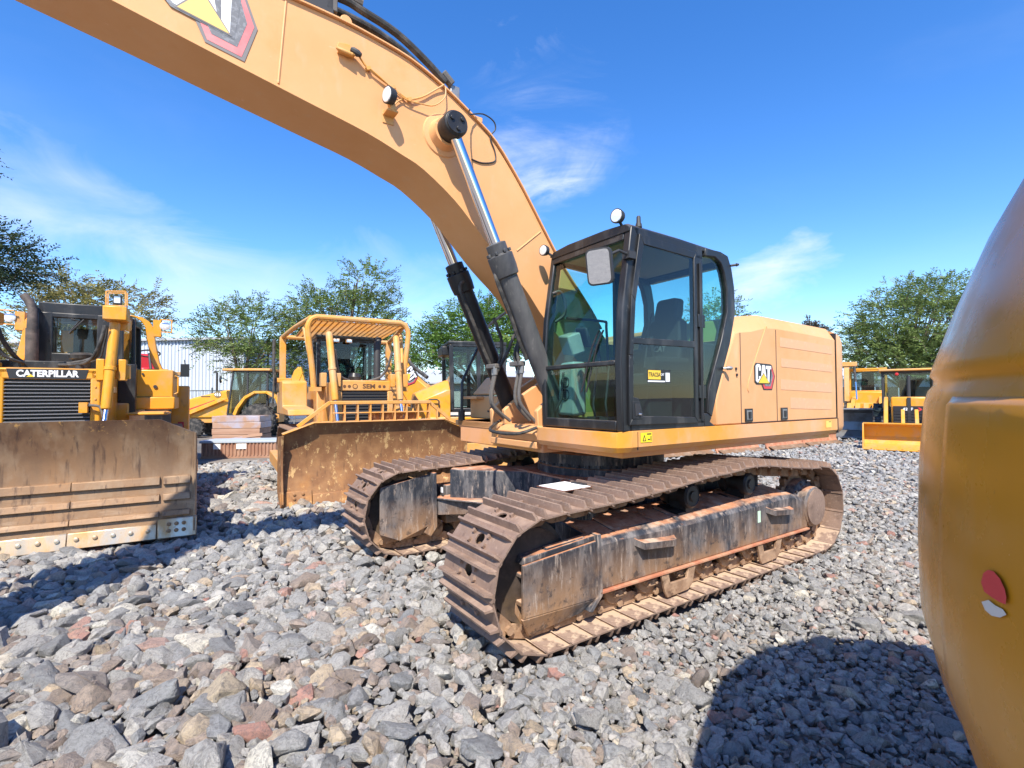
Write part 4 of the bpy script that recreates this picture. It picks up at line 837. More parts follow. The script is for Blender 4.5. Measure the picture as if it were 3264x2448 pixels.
# ---- boom cylinders
def hyd(name, p0, p1, rb, rr, gl, mb_, parent, eye_r, y, lab=None):
    p0, p1 = Vector(p0), Vector(p1); dr = (p1 - p0).normalized(); L_ = (p1 - p0).length
    q = MB(); q.lathe([(rb * .85, .0), (rb, .06), (rb, gl - .26), (rb * 1.0, gl - .25), (rb * 1.22, gl - .24), (rb * 1.3, gl - .16), (rb * 1.3, gl - .04), (rb * 1.02, gl - .03), (rb * 1.02, gl + .07), (rr * 1.15, gl + .08)], p0, dr, 28)
    for k in range(8):
        a = k * math.pi / 4; u = dr.orthogonal().normalized(); w = dr.cross(u); c_ = p0 + dr * (gl - .03) + (u * math.cos(a) + w * math.sin(a)) * rb * 1.15; q.cyl(c_, c_ + dr * .03, .016, n=6)
    q.lathe([(eye_r, -.09), (eye_r, .09)], p0, (0, 1, 0), 20)
    o = q.build(name, M[mb_], parent, .003)
    q = MB(); q.cyl(p0 + dr * gl, p1 - dr * eye_r * .6, rr, n=24); q.build('piston_rod', M['chrome'], o)
    q = MB(); q.lathe([(eye_r * .96, -.10), (eye_r, -.09), (eye_r, .085), (eye_r * .95, .095), (eye_r * .88, .10), (eye_r * .86, .112), (.001, .113)], p1, (0, y, 0), 28)
    for k in range(3):
        a = k * 2.09 + .4; q.cyl((p1.x + eye_r * .5 * math.cos(a), p1.y + y * .112, p1.z + eye_r * .5 * math.sin(a)), (p1.x + eye_r * .5 * math.cos(a), p1.y + y * .128, p1.z + eye_r * .5 * math.sin(a)), .020, n=6)
    q.build('rod_eye', M['cyldark'], o, .003)
    return o
cn = hyd('boom_cylinder', (.90, .415, 1.45), (2.18, .415, 4.17), .095, .055, 1.86, 'cyl', ex, .115, 1)
cf = hyd('boom_cylinder', (.90, -.43, 1.45), (2.18, -.43, 4.17), .097, .055, 1.86, 'cyldark', ex, .115, -1)
ax_ = Vector((1.28, 0, 2.72)).normalized()
def along(t, y, dx=0.0): v = Vector((.90, 0, 1.45)) + ax_ * t; return (v.x + dx, y, v.z)
for y, yy, nm in ((.43, .37, 0), (-.43, -.33, 1)):
    q = MB(); o_ = .13 if nm == 0 else .12
    q.tube([along(1.72, yy, .02), along(1.60, yy + .03, .13), along(1.2, yy + .02, .125), along(.95, yy, .12), along(.75, yy, .11)], .02, 8, 4); q.build('feed_pipe', M['hose'], cn if nm == 0 else cf)
# hose bundles from the deck to the boom foot with clamps
hb = [[(1.15, -.30, 1.52), (1.35, -.28, 1.70), (1.33, -.25, 2.0), (1.25, -.22, 2.22), (1.28, -.18, 2.4), (1.36, -.2, 2.62)], [(1.15, -.20, 1.50), (1.38, -.2, 1.70), (1.36, -.17, 2.0), (1.22, -.14, 2.25), (1.15, -.1, 2.45), (1.0, -.1, 2.6)],
      [(1.15, .16, 1.52), (1.34, .18, 1.72), (1.32, .2, 2.0), (1.36, .2, 2.2), (1.30, .22, 2.42), (1.36, .22, 2.7)], [(1.15, .27, 1.50), (1.36, .28, 1.72), (1.34, .29, 2.0), (1.38, .28, 2.2), (1.34, .28, 2.42), (1.42, .28, 2.72)]]
for h_ in hb:
    q = MB(); q.m(0).tube(h_[:3], .018, 10, 5); q.m(1).tube(h_[2:], .018, 10, 5); q.m(2).tube([h_[2], tuple(Vector(h_[2]) + Vector((0, .003, .09)))], .026, 8); q.build('hydraulic_hose', [M['hosegrey'], M['hose'], M['steel']], ex)
q = MB(); q.tube([(1.18, -.36, 1.5), (1.50, -.05, 1.42), (1.42, .30, 1.40), (1.25, .42, 1.46)], .016, 10, 6); q.build('hydraulic_hose', M['hose'], ex)
for y0, y1 in ((-.36, -.12), (.10, .34)):
    q = MB(); q.box(1.31, 1.38, y0 + .02, y1 - .02, 2.07, 2.12); q.build('hose_clamp', M['hosegrey'], ex, .01)
# boom foot brackets and front deck pieces
for ys in (.30, -.30, -.56):
    q = MB(); q.prism([(1.15, 1.30), (1.18, 1.62), (1.05, 1.72), (.55, 2.0), (.3, 2.35), (.0, 2.35), (-.2, 1.42)], ys - .03, ys + .03); q.build('boom_bracket', M['peach'], ex, .01)
q = MB(); q.lathe([(.11, 0), (.11, .03), (.085, .035), (.085, .05), (.05, .052), (.045, .02), (.0, .02)], (.92, .47, 1.45), (.5, 1, 0), 24); q.build('cylinder_pin', M['chain'], ex)
q = MB(); q.box(.55, 1.16, -1.47, -.42, 1.40, 1.47); q.prism([(1.16, 1.40), (1.16, 1.47), (.4, 1.47), (.4, 1.20), (.95, 1.20)], -1.40, -.50); q.build('front_deck', M['peach'], ex, .01)
q = MB(); q.prism([(1.18, 1.47), (1.26, 1.40), (1.20, 1.31), (.9, 1.28), (.9, 1.47)], -.30, .40); q.box(1.05, 1.22, -.5, .36, 1.24, 1.31); q.build('front_beam', M['peach'], ex, .01)
# right-hand tool box with handrail
q = MB(); q.loft([[(x, y, z) for x, y in ((.98 - i, -1.40), (.98 - i, -.72), (.30, -.72), (.30, -1.40))] for z, i in ((1.49, 0), (1.78, 0))]); q.loft([[(x, y, z) for x, y in ((.96 - i, -1.38 + i * .6), (.96 - i, -.74 - i * .6), (.32, -.74 - i * .6), (.32, -1.38 + i * .6))] for z, i in ((1.795, 0), (1.84, .03), (2.02, .16))]); q.build('tool_box', M['peach'], ex, .02)
q = MB(); q.box(.98, 1.09, -1.45, -1.05, 1.74, 1.775); q.build('tool_box_step', M['peach'], ex, .006)
q = MB(); q.cyl((.985, -.86, 1.58), (.985, -.86, 1.60), .05, n=16); q.m(0).lathe([(.045, 0), (.045, .006)], (.98, -.86, 1.60), (1, 0, 0), 16); q.build('round_sticker', M['ink'], ex)
q = MB(); q.tube([(1.16, -1.30, 1.47), (1.15, -1.30, 1.95), (1.12, -1.30, 2.02), (.76, -1.30, 2.70), (.70, -1.30, 2.76), (.46, -1.30, 2.93), (.1, -1.30, 2.93), (.05, -1.30, 2.88), (.05, -1.30, 2.4)], .02, 8); q.tube([(1.16, -1.30, 1.47), (1.16, -1.30, 1.6)], .045, 8); q.build('handrail', M['black'], ex)
q = MB(); q.box(.0, .9, -.40, -.38, 2.3, 2.6) if False else q.tube([(.62, -.62, 2.5), (.60, -.62, 2.75), (.3, -.62, 2.8)], .02, 8, 3); q.build('deck_rail', M['black'], ex)
# ---- stick and bucket, hanging beyond the left edge of the photograph
q = MB(); q.prism([(6.05, 5.35), (6.45, 5.55), (6.75, 5.1), (6.85, 4.6), (6.73, 3.3), (6.57, 1.75), (6.27, 1.70), (6.10, 3.2), (5.95, 4.55)], -.22, .22); st = q.build('stick', M['peach'], ex, .01)
hyd('stick_cylinder', (4.1, 0, 5.06), (6.35, 0, 5.42), .10, .05, 1.6, 'cyl', ex, .10, 1)
hyd('bucket_cylinder', (6.93, 0, 4.7), (7.07, 0, 2.35), .085, .045, 1.3, 'cyl', ex, .09, 1)
q = MB(); arc = [(7.55, 2.05), (7.75, 1.5), (7.70, .95), (7.35, .55), (6.85, .45), (6.45, .55)]
q.strip(arc, [(p[0] - (p[0] - 7.0) * .04, p[1] + .03) for p in arc], -.72, .72)
for ys in (-.72, .68): q.prism(arc + [(6.65, 1.3), (6.85, 1.75)], ys, ys + .04)
q.prism([(7.55, 2.05), (7.0, 1.95), (6.8, 1.75), (7.0, 1.62)], -.35, .35); q.box(7.33, 7.45, -.1, .1, 1.9, 2.45); q.prism([(7.45, 2.4), (7.30, 2.42), (6.93, 2.2), (6.96, 2.1)], -.22, .22); q.build('bucket', M['tread'], ex, .01).location.x = -.35

# clipboard lying on the track
cbd = thing('clipboard', 'white papers on a clipboard lying on the near track of the peach excavator', 'clipboard', (EX + eF[0] * 1.49 + eL[0] * 1.11, EY + eF[1] * 1.49 + eL[1] * 1.11, 1.005), EROT + R(4))
q = MB(); q.box(-.17, .17, -.16, .16, 0, .005); q.build('board', mat('brown_hardboard', (.16, .06, .035), .6), cbd)
q = MB(); q.box(-.155, .15, -.15, .155, .0055, .010); q.build('paper_sheets', M['paper'], cbd)
q = MB(); q.box(-.175, -.135, -.06, .10, .0105, .022); q.build('clip', M['dark'], cbd, .003)
# ------------------------------------------------------------------ generic machine pieces
def crawler_track(parent, xc, yc, length, h, w, n, matk='tread', frame='yellow2', z0=-.02, chain=True):
    r = h / 2; hl = length / 2 - r; P = []
    P += [(xc - hl + 2 * hl * t / 8, z0) for t in range(8)] + [(xc + hl + r * math.cos(a), z0 + r + r * math.sin(a)) for a in np.linspace(-math.pi / 2, math.pi / 2, 10)]
    P += [(xc + hl - 2 * hl * t / 8, z0 + h) for t in range(1, 8)] + [(xc - hl + r * math.cos(a), z0 + r + r * math.sin(a)) for a in np.linspace(math.pi / 2, 3 * math.pi / 2, 10)]
    A = np.array(P + [P[0]]); cu = np.concatenate([[0], np.cumsum(np.hypot(*np.diff(A, axis=0).T))])
    at_ = lambda s_: np.array([np.interp(s_ % cu[-1], cu, A[:, 0]), np.interp(s_ % cu[-1], cu, A[:, 1])])
    q = MB(); q.prism([(xc - hl - r * .5, z0 + r * .6), (xc + hl + r * .5, z0 + r * .6), (xc + hl + r * .3, z0 + r * 1.35), (xc - hl - r * .2, z0 + r * 1.35)], yc - w * .3, yc + w * .3)
    for x in (xc - hl, xc + hl): q.cyl((x, yc - w * .32, z0 + r), (x, yc + w * .32, z0 + r), r * .8, n=20)
    for k in range(5): x = xc - hl + 2 * hl * (k + .5) / 5; q.cyl((x, yc - w * .34, z0 + r * .35), (x, yc + w * .34, z0 + r * .35), r * .25, n=12)
    tr = q.build('track_frame', M[frame], parent, .01)
    q = MB(); p = cu[-1] / n
    q.box(-p * .5, p * .5, -w / 2, w / 2, -.012, .008); q.prism([(p * .30, .008), (p * .44, .008), (p * .40, .055), (p * .34, .055)], -w / 2, w / 2); me = q.mesh('track_shoe', M[matk], 30)
    for i in range(n):
        s0 = i * p; c_ = at_(s0); dd = at_(s0 + p * .5) - at_(s0 - p * .5); dd /= np.hypot(*dd)
        o = bpy.data.objects.new('track_shoe', me); COL.objects.link(o); o.parent = tr
        Xv, Zv = Vector((dd[0], 0, dd[1])), Vector((dd[1], 0, -dd[0])); mt = Matrix((Xv, Zv.cross(Xv), Zv)).transposed().to_4x4(); mt.translation = Vector((c_[0], yc, c_[1])); o.matrix_local = mt
    return tr
def wheel(parent, c, r, w, rim='yellow', lugs=18, name='wheel', side=1):
    q = MB(); q.lathe([(r * .52, -w / 2), (r * .80, -w / 2), (r * .96, -w * .42), (r, -w * .28), (r, w * .28), (r * .96, w * .42), (r * .80, w / 2), (r * .52, w / 2)], c, (0, 1, 0), 36)
    for i in range(lugs):
        a = i * 2 * math.pi / lugs; ca, sa = math.cos(a), math.sin(a)
        for s_ in (-1, 1): q.obox((c[0] + r * 1.0 * ca, c[1] + s_ * w * .24, c[2] + r * 1.0 * sa), (r * .09, w * .42, r * .09), Matrix.Rotation(-a, 3, 'Y') @ Matrix.Rotation(s_ * .5, 3, 'X'))
    o = q.build(name, M['tyre'], parent)
    q = MB(); q.lathe([(r * .53, -w * .4), (r * .53, w * .36), (r * .47, w * .40), (r * .44, w * .2), (r * .26, w * .16), (r * .22, w * .3), (.01, w * .31)], c, (0, side, 0), 28)
    for i in range(8):
        a = i * math.pi / 4; q.cyl((c[0] + r * .34 * math.cos(a), c[1] + side * w * .16, c[2] + r * .34 * math.sin(a)), (c[0] + r * .34 * math.cos(a), c[1] + side * w * .24, c[2] + r * .34 * math.sin(a)), r * .035, n=6)
    q.build('rim', M[rim], o); return o
def lift_cyl(parent, top_, mid, bot, r, m='yellow', name='lift_cylinder'):
    top_, mid, bot = Vector(top_), Vector(mid), Vector(bot); d_ = (mid - top_).normalized(); q = MB(); L_ = (mid - top_).length
    q.lathe([(r * .6, -.03), (r * .95, 0), (r, .03), (r, L_ * .52), (r * 1.18, L_ * .525), (r * 1.18, L_ * .56), (r, L_ * .565), (r, L_ - .03), (r * .9, L_)], top_, d_, 24); o = q.build(name, M[m], parent)
    q = MB(); q.cyl(mid, bot, r * .5, n=16); q.build('piston_rod', M['chrome'], o); return o
def cab_box(parent, x0, x1, y0, y1, z0, z1, mt='black', gl='glassfar', post=.07, name='cab', slope=0.0, mid=True):
    """cab of six posts, roof slab and separate panes; x1 is the front"""
    q = MB(); xs = [x0, (x0 + x1) / 2, x1] if mid else [x0, x1]
    for y in (y0, y1):
        for x in xs: q.bar((x, y, z0), (x - (slope if x == x1 else 0), y, z1), post)
        q.bar((x0, y, z0), (x1, y, z0), post); q.bar((x0, y, z1), (x1 - slope, y, z1), post)
    for x, zz in ((x0, z0), (x1, z0), (x0, z1), (x1 - slope, z1)): q.bar((x, y0, zz), (x, y1, zz), post)
    q.box(x0 - .06, x1 + .08 - slope, y0 - .06, y1 + .06, z1 + .01, z1 + .09); q.box(x0, x1, y0, y1, z0 - .04, z0 + .02)
    o = q.build(name, M[mt], parent, .015)
    for y in (y0, y1):
        for a, b_ in zip(xs[:-1], xs[1:]):
            q = MB(); q.prism([(a + .04, z0 + .04), (b_ - .04, z0 + .04), (b_ - .04 - (slope if b_ == x1 else 0), z1 - .04), (a + .04, z1 - .04)], y - .004, y + .004); q.build('side_window', M[gl], o, flat=True)
    for x in (x0, x1):
        s_ = slope if x == x1 else 0; q = MB(); q.loft([[(x - .004 - sl, y0 + .04, z), (x - .004 - sl, y1 - .04, z), (x + .004 - sl, y1 - .04, z), (x + .004 - sl, y0 + .04, z)] for z, sl in ((z0 + .04, 0), (z1 - .04, s_))]); q.build('front_window' if x == x1 else 'rear_window', M[gl], o, flat=True)
    q = MB(); xm, ym = x0 + (x1 - x0) * .35, (y0 + y1) / 2; q.box(xm - .25, xm + .25, ym - .25, ym + .25, z0, z0 + .45); q.box(xm - .28, xm - .14, ym - .24, ym + .24, z0 + .45, z0 + 1.05); q.build('seat', M['seat'], o, .03)
    return o
def moldboard(parent, prof, half, top_in, ztop, zcorner, m, name='moldboard', th=.04):
    """curved blade: prof is (x,z) from bottom to top; upper corners are cut"""
    ys = [-half, -half * .985, -top_in, -top_in * .5, 0, top_in * .5, top_in, half * .985, half]
    F_, B_ = [], []
    zt = prof[-1][1]
    for y in ys:
        lim = ztop if abs(y) <= top_in + 1e-6 else zcorner
        row = [(np.interp(min(z, lim), [p[1] for p in prof], [p[0] for p in prof]), y, min(z, lim)) for x, z in prof]; F_.append(row)
    q = MB(); n_ = len(prof); ny_ = len(ys)
    vs_ = [p for r_ in F_ for p in r_] + [(p[0] - th, p[1], p[2]) for r_ in F_ for p in r_]; o_ = n_ * ny_; fs = []
    for a in range(ny_ - 1):
        for i in range(n_ - 1):
            k = a * n_ + i; fs += [(k, k + n_, k + n_ + 1, k + 1), (o_ + k + 1, o_ + k + n_ + 1, o_ + k + n_, o_ + k)]
        k = a * n_ + n_ - 1; fs += [(k, k + n_, o_ + k + n_, o_ + k)]; k = a * n_; fs += [(k + n_, k, o_ + k, o_ + k + n_)]
    q.add(vs_, fs)
    return q.build(name, m, parent, sharp=50)

# ------------------------------------------------------------------ left dozer (grille with lettering, big rusty blade)
dz = thing('bulldozer', 'yellow bulldozer with black louvred grille and wide rusty blade at the left edge', 'bulldozer', (-5.645, 5.717, 0), R(-59.5))
prof = [(.10, 0.0), (.055, .18), (.03, .30), (-.02, .50), (-.055, .70), (-.07, .92), (-.055, 1.12), (-.01, 1.32), (.05, 1.5)]
xp = lambda z: float(np.interp(z, [p[1] for p in prof], [p[0] for p in prof]))
bl = moldboard(dz, [(p[0], p[1]) for p in prof], 1.68, 1.31, 1.5, 1.33, M['blade'], 'blade')
q = MB()
for s_ in (-1, 1): q = MB(); q.prism([(xp(z) + .05, z) for z in np.linspace(.06, 1.32, 8)] + [(-.35, 1.25), (-.38, .2), (-.1, .06)], s_ * 1.68, s_ * 1.70); q.build('blade_end_plate', M['blade'], bl, .004)
def wbar(z0, z1, y0, y1, th, m, nm, bev=.006):
    q = MB(); q.loft([[(xp(z0) + .002, y, z0), (xp(z0) + th, y, z0 + .006), (xp(z1) + th * .8, y, z1 - .01), (xp(z1) + .002, y, z1)] for y in (y0, y1)]); return q.build(nm, m, bl, bev)
for (z0, z1, th) in ((.655, .765, .045), (.455, .548, .042), (.262, .338, .045)):
    for y0, y1 in ((-1.31, -.48), (-.475, .44), (.445, 1.31)): wbar(z0, z1, y0, y1, th, M['blade'], 'wear_bar')
    for s_ in (-1, 1): a, b_ = sorted((s_ * 1.345, s_ * 1.64)); wbar(z0, z1, a, b_, th, M['blade'], 'wear_bar')
for y0, y1 in ((-1.30, -.40), (-.395, .43), (.435, 1.29)):
    w_ = wbar(.0, .19, y0, y1, .035, M['edge'], 'cutting_edge')
    q = MB()
    for k in range(5): yy = y0 + (y1 - y0) * (k + .5) / 5; q.lathe([(.026, 0), (.024, .012), (.01, .016)], (xp(.11) + .036, yy, .11), (1, 0, .2), 10)
    q.build('edge_bolt', M['edge'], w_)
for s_ in (-1, 1):
    a, b_ = sorted((s_ * 1.30, s_ * 1.72)); w_ = wbar(-.005, .245, a, b_, .045, M['edge'], 'end_bit', .012)
    q = MB()
    for k in range(3):
        for z in (.09, .17): q.lathe([(.026, 0), (.024, .014), (.01, .018)], (xp(z) + .046, s_ * (1.42 + k * .08), z), (1, 0, .2), 10)
    q.build('edge_bolt', M['blade'], w_)
q = MB(); q.box(-.5, -.12, -1.55, 1.55, .25, .45); q.box(-.45, -.12, -1.5, 1.5, .95, 1.1)
for s_ in (-1, 1): q.bar((-.4, s_ * 1.50, .35), (-3.0, s_ * 1.55, .55), .16, .24)
q.build('push_arm', M['yellow2'], dz, .02)
# nose, grille, hood
q = MB(); q.box(-1.35, -1.0, -.54, -.43, .9, 2.17); q.box(-1.35, -1.0, .43, .54, .9, 2.17); q.box(-1.35, -1.0, -.54, .54, 2.03, 2.175); q.box(-2.6, -1.35, -.50, .50, .9, 2.15); q.prism([(-1.0, 2.175), (-1.35, 2.20), (-2.65, 2.26), (-2.65, 2.1), (-1.0, 2.1)], -.52, .52); q.build('hood', M['yellow'], dz, .02)
q = MB(); q.box(-1.3, -1.06, -.43, .43, .95, 2.03); gr_ = q.build('grille', M['dark'], dz)
me = MB().loft([[(-1.04, -.43, 0), (-1.0, -.43, -.012), (-1.0, -.43, -.018), (-1.04, -.43, -.008)], [(-1.04, .43, 0), (-1.0, .43, -.012), (-1.0, .43, -.018), (-1.04, .43, -.008)]]).mesh('grille_slat', mat('grey_slat', (.20, .20, .21), .4, .3))
for k in range(22):
    o = bpy.data.objects.new('grille_slat', me); COL.objects.link(o); o.parent = gr_; o.location = (0, 0, 2.0 - k * .047)
q = MB(); q.m(0).prism([(-.41, 2.165), (.41, 2.165), (.38, 2.035), (-.38, 2.035)], -1.002, -.994, 'x'); q.m(1); add_text(q, 'CATERPILLAR', .118, (-.994, -.005, 2.10), (0, 1, 0), (0, 0, 1), .0045, .86, .003)
q.m(2).prism([(-.215, 2.058), (-.135, 2.058), (-.175, 2.095)], -.993, -.988, 'x'); q.build('name_plate', [M['ink'], M['white'], M['dyel']], dz, flat=True)
q = MB(); q.box(-1.55, -1.3, -.62, .1, 2.19, 2.29); q.build('hose_tray', M['black'], dz, .01)
for s_ in (-1, 1):
    lift_cyl(dz, (-1.05, s_ * .68, 2.84), (-.86, s_ * .625, 1.63), (-.30, s_ * .6, .62), .062)
    q = MB(); q.box(-1.2, -.88, s_ * .70 - .135, s_ * .70 + .13, 2.86, 3.05); q.prism([(-1.2, 2.95), (-1.2, 2.75), (-1.6, 2.80), (-1.6, 2.95)], s_ * .70 - .1, s_ * .70 + .1); q.build('cylinder_cap', M['yellow'], dz, .012)
    q = MB(); q.box(-1.12, -.98, s_ * .70 - .21, s_ * .70 - .12, 2.02, 2.32); q.box(-1.12, -.98, s_ * .66 + .07, s_ * .66 + .16, 2.02, 2.32); q.box(-1.2, -1.05, min(s_ * .5, s_ * .85), max(s_ * .5, s_ * .85), 2.05, 2.25); q.build('cylinder_yoke', M['yellow'], dz, .012)
    q = MB(); y0, y1 = s_ * .70 - .11, s_ * .70 + .105
    for a, b_ in (((y0, 3.06), (y1, 3.07)), ((y0, 3.26), (y1, 3.28)), ((y0, 3.06), (y0, 3.26)), ((y1, 3.07), (y1, 3.28))):
        q.bar((-.95, a[0], a[1]), (-.95, b_[0], b_[1]), .016); q.bar((-1.1, a[0], a[1]), (-1.1, b_[0], b_[1]), .016)
    q.build('lamp_guard', M['yellow2'], dz); q = MB(); q.m(0).box(-1.08, -1.0, s_ * .70 - .04, s_ * .70 + .05, 3.10, 3.22); q.m(1).box(-1.0, -.995, s_ * .70 - .03, s_ * .70 + .04, 3.115, 3.205); q.build('headlamp', [M['dark'], M['lens']], dz)
    q = MB(); q.tube([(-1.12, s_ * .56, 2.80), (-1.18, s_ * .50, 2.55), (-1.3, s_ * .42, 2.36), (-1.4, s_ * .25 - .1, 2.27), (-1.42, -.2, 2.25)], .028, 8, 5); q.tube([(-1.05, s_ * .60, 2.78), (-1.12, s_ * .55, 2.52), (-1.25, s_ * .46, 2.32), (-1.36, s_ * .2 - .1, 2.24)], .012, 8, 5); q.build('hydraulic_hose', M['hose'], dz)
q = MB(); q.m(0).box(-.98, -.90, .33, .42, 1.58, 1.72); q.m(1).tube([(-.94, .40, 1.68), (-.90, .55, 1.66), (-.85, .60, 1.52), (-.8, .62, 1.42)], .018, 8, 4); q.build('hose_joint', [M['yellow'], M['hosegrey']], dz)
q = MB(); q.tube([(-2.45, -.52, 2.2), (-2.45, -.52, 2.75), (-2.45, -.52, 3.14), (-2.48, -.57, 3.27), (-2.5, -.64, 3.36)], [.07, .07, .06, .06, .055], 16); q.tube([(-2.45, -.52, 2.2), (-2.45, -.52, 2.85)], .078, 16); q.build('exhaust_stack', mat('sooty_exhaust', (.05, .04, .035), .7, layers=[dict(col=(.16, .12, .10), scale=5, lo=.4, hi=.7)]), dz)
q = MB(); q.lathe([(.10, 0), (.12, .12), (.16, .13), (.17, .19), (.10, .23), (.01, .235)], (-2.3, .10, 2.26), (0, 0, 1), 20); q.build('air_precleaner', M['black'], dz)
q = MB(); q.box(-4.0, -2.62, -.5, .52, 3.12, 3.30); q.box(-2.66, -2.60, -.50, -.32, 2.2, 3.14); q.box(-2.66, -2.60, .22, .5, 2.2, 3.14); q.box(-2.66, -2.60, -.34, .24, 2.2, 2.5); q.box(-2.66, -2.60, -.34, .24, 3.06, 3.14)
for s_ in (-1, 1):
    q.bar((-2.65, s_ * .52, 2.2), (-2.65, s_ * .52, 3.2), .09); q.bar((-3.3, s_ * .62, 1.6), (-3.3, s_ * .60, 3.2), .09); q.bar((-3.95, s_ * .62, 1.6), (-3.95, s_ * .60, 3.2), .1); q.bar((-2.65, s_ * .52, 3.15), (-4.0, s_ * .6, 3.15), .12)
cb_ = q.build('cab', M['black'], dz, .015)
q = MB(); q.box(-2.635, -2.627, -.32, .22, 2.5, 3.06); q.build('front_window', M['glassfar'], cb_)
for s_ in (-1, 1): q = MB(); q.loft([[(-2.7, s_ * .54, 2.2), (-2.7, s_ * .548, 2.2), (-3.25, s_ * .618, 2.2), (-3.25, s_ * .61, 2.2)], [(-2.7, s_ * .54, 3.1), (-2.7, s_ * .548, 3.1), (-3.25, s_ * .618, 3.1), (-3.25, s_ * .61, 3.1)]]); q.build('side_window', M['glassfar'], cb_)
q = MB(); q.box(-3.98, -3.94, -.5, .5, 2.0, 3.0); q.build('rear_panel', M['yellow'], cb_)
q = MB(); q.box(-3.6, -3.1, -.25, .25, 2.1, 2.55); q.box(-3.65, -3.5, -.25, .25, 2.5, 3.0); q.build('seat', M['seat'], cb_, .03)
q = MB(); q.tube([(-2.595, -.10, 3.05), (-2.59, .0, 3.02), (-2.59, -.10, 2.86)], .012, 6); q.tube([(-2.59, .06, 3.05), (-2.59, -.12, 2.82)], .010, 6); q.build('wiper_arm', M['dark'], cb_)
q = MB()
for s_ in (-1, 1): q = MB(); q.loft([[(x - .08, s_ * (y - .06), z), (x - .08, s_ * (y + .06), z), (x + .08, s_ * (y + .06), z), (x + .08, s_ * (y - .06), z)] for x, y, z in ((-3.6, .98, 2.30), (-3.6, .92, 2.45), (-3.6, .86, 2.8), (-3.6, .82, 3.1), (-3.6, .76, 3.2), (-3.6, .66, 3.27), (-3.6, .5, 3.30))]); q.box(-3.75, -3.45, min(s_ * .8, s_ * 1.12), max(s_ * .8, s_ * 1.12), 2.24, 2.32); q.build('rollover_bar', M['yellow'], dz, .02)
for s_ in (-1, 1):
    q = MB(); q.m(0).box(-3.68, -3.52, min(s_ * .88, s_ * 1.0), max(s_ * .88, s_ * 1.0), 2.93, 3.24); q.m(1).lathe([(.07, 0), (.08, .05), (.06, .06)], (-3.55, s_ * 1.06, 3.13), (1, 0, 0), 14); q.m(0)
    for a, b_ in (((-3.45, s_ * .99, 3.01), (-3.45, s_ * 1.17, 3.01)), ((-3.45, s_ * 1.17, 3.01), (-3.45, s_ * 1.17, 3.24)), ((-3.45, s_ * 1.17, 3.24), (-3.45, s_ * .99, 3.24)), ((-3.45, s_ * 1.17, 3.24), (-3.6, s_ * 1.17, 3.24)), ((-3.45, s_ * 1.17, 3.01), (-3.6, s_ * 1.17, 3.01))): q.bar(a, b_, .018)
    q.build('side_lamp', [M['yellow'], M['lens']], dz)
    q = MB(); a, b_ = sorted((s_ * .66, s_ * 1.24)); q.box(-4.0, -2.95, a, b_, 1.78, 2.28); q.box(-2.96, -2.2, a, b_ - .02, 1.50, 1.54); q.box(-4.0, -2.9, a, b_ + .03 * (s_ > 0), 1.58, 1.80); q.build('fender_tank', M['yellow'], dz, .02)
    q = MB(); a, b_ = sorted((s_ * .50, s_ * .74)); q.box(-2.72, -2.62, a, b_, 1.5, 2.35); q.box(-3.3, -2.72, s_ * .70 - .02, s_ * .70 + .02, 1.5, 2.3); q.build('cab_door', M['black'], cb_, .01)
    q = MB(); q.box(-2.945, -2.935, min(s_ * .72, s_ * 1.2), max(s_ * .72, s_ * 1.2), 1.80, 1.806); q.build('panel_seam', M['ink'], dz)
    crawler_track(dz, -2.65, s_ * 1.05, 3.7, 1.25, .56, 38)
q = MB(); q.box(-4.6, -4.3, 1.12, 1.42, .9, 2.03); q.build('yellow_pillar', M['yellow'], dz, .02); q = MB(); q.box(-4.29, -4.27, 1.24, 1.34, 1.0, 1.3); q.build('tail_lamp', M['redpaint'], dz)  # yellow edge with red lamp of a machine behind, added to this dozer
q = MB(); q.box(-4.6, -2.6, -.66, .66, .7, 1.7); q.box(-4.4, -4.0, -.6, .6, 1.7, 2.4); q.build('main_case', M['yellow'], dz, .03)
q = MB(); q.m(0).tube([(-3.4, 1.24, 2.15), (-3.4, 1.36, 2.2), (-3.4, 1.40, 2.35), (-3.4, 1.38, 2.5)], .010, 6); q.box(-3.44, -3.38, 1.32, 1.46, 2.18, 2.42); q.build('mirror', M['black'], dz, .01)

q = MB()
for z in np.linspace(1.1, 2.1, 7):
    for y in (-.485, .485): q.cyl((-1.0, y, z), (-.988, y, z), .014, n=6)
q.build('hood_bolt', M['yellow2'], dz)
for s_ in (-1, 1):
    q = MB(); q.tube([(-.92, s_ * .60, 2.78), (-.95, s_ * .52, 2.5), (-1.02, s_ * .44, 2.33), (-1.15, s_ * .30, 2.25), (-1.3, s_ * .18 - .15, 2.24)], .02, 8, 5); q.build('hydraulic_hose', M['hose'], dz)
    q = MB(); q.cyl((-.945, s_ * .655, 1.85), (-.945, s_ * .655, 1.93), .072, n=20); q.build('cylinder_band', M['yellow2'], dz)
    q = MB(); q.tube([(-3.0, s_ * 1.26, 1.85), (-3.0, s_ * 1.31, 1.88), (-3.0, s_ * 1.31, 2.15), (-3.0, s_ * 1.26, 2.18)], .014, 6); q.build('grab_rail', M['yellow'], dz)
    q = MB()
    for k in range(7): q.box(-2.9 + k * .09, -2.87 + k * .09, min(s_ * .74, s_ * 1.18), max(s_ * .74, s_ * 1.18), 1.54, 1.552)
    q.build('step_tread', M['yellow2'], dz)
q = MB(); q.lathe([(.05, 0), (.05, .05), (.035, .06)], (-1.2, .28, 2.18), (0, 0, 1), 14); q.build('radiator_cap', M['dark'], dz)
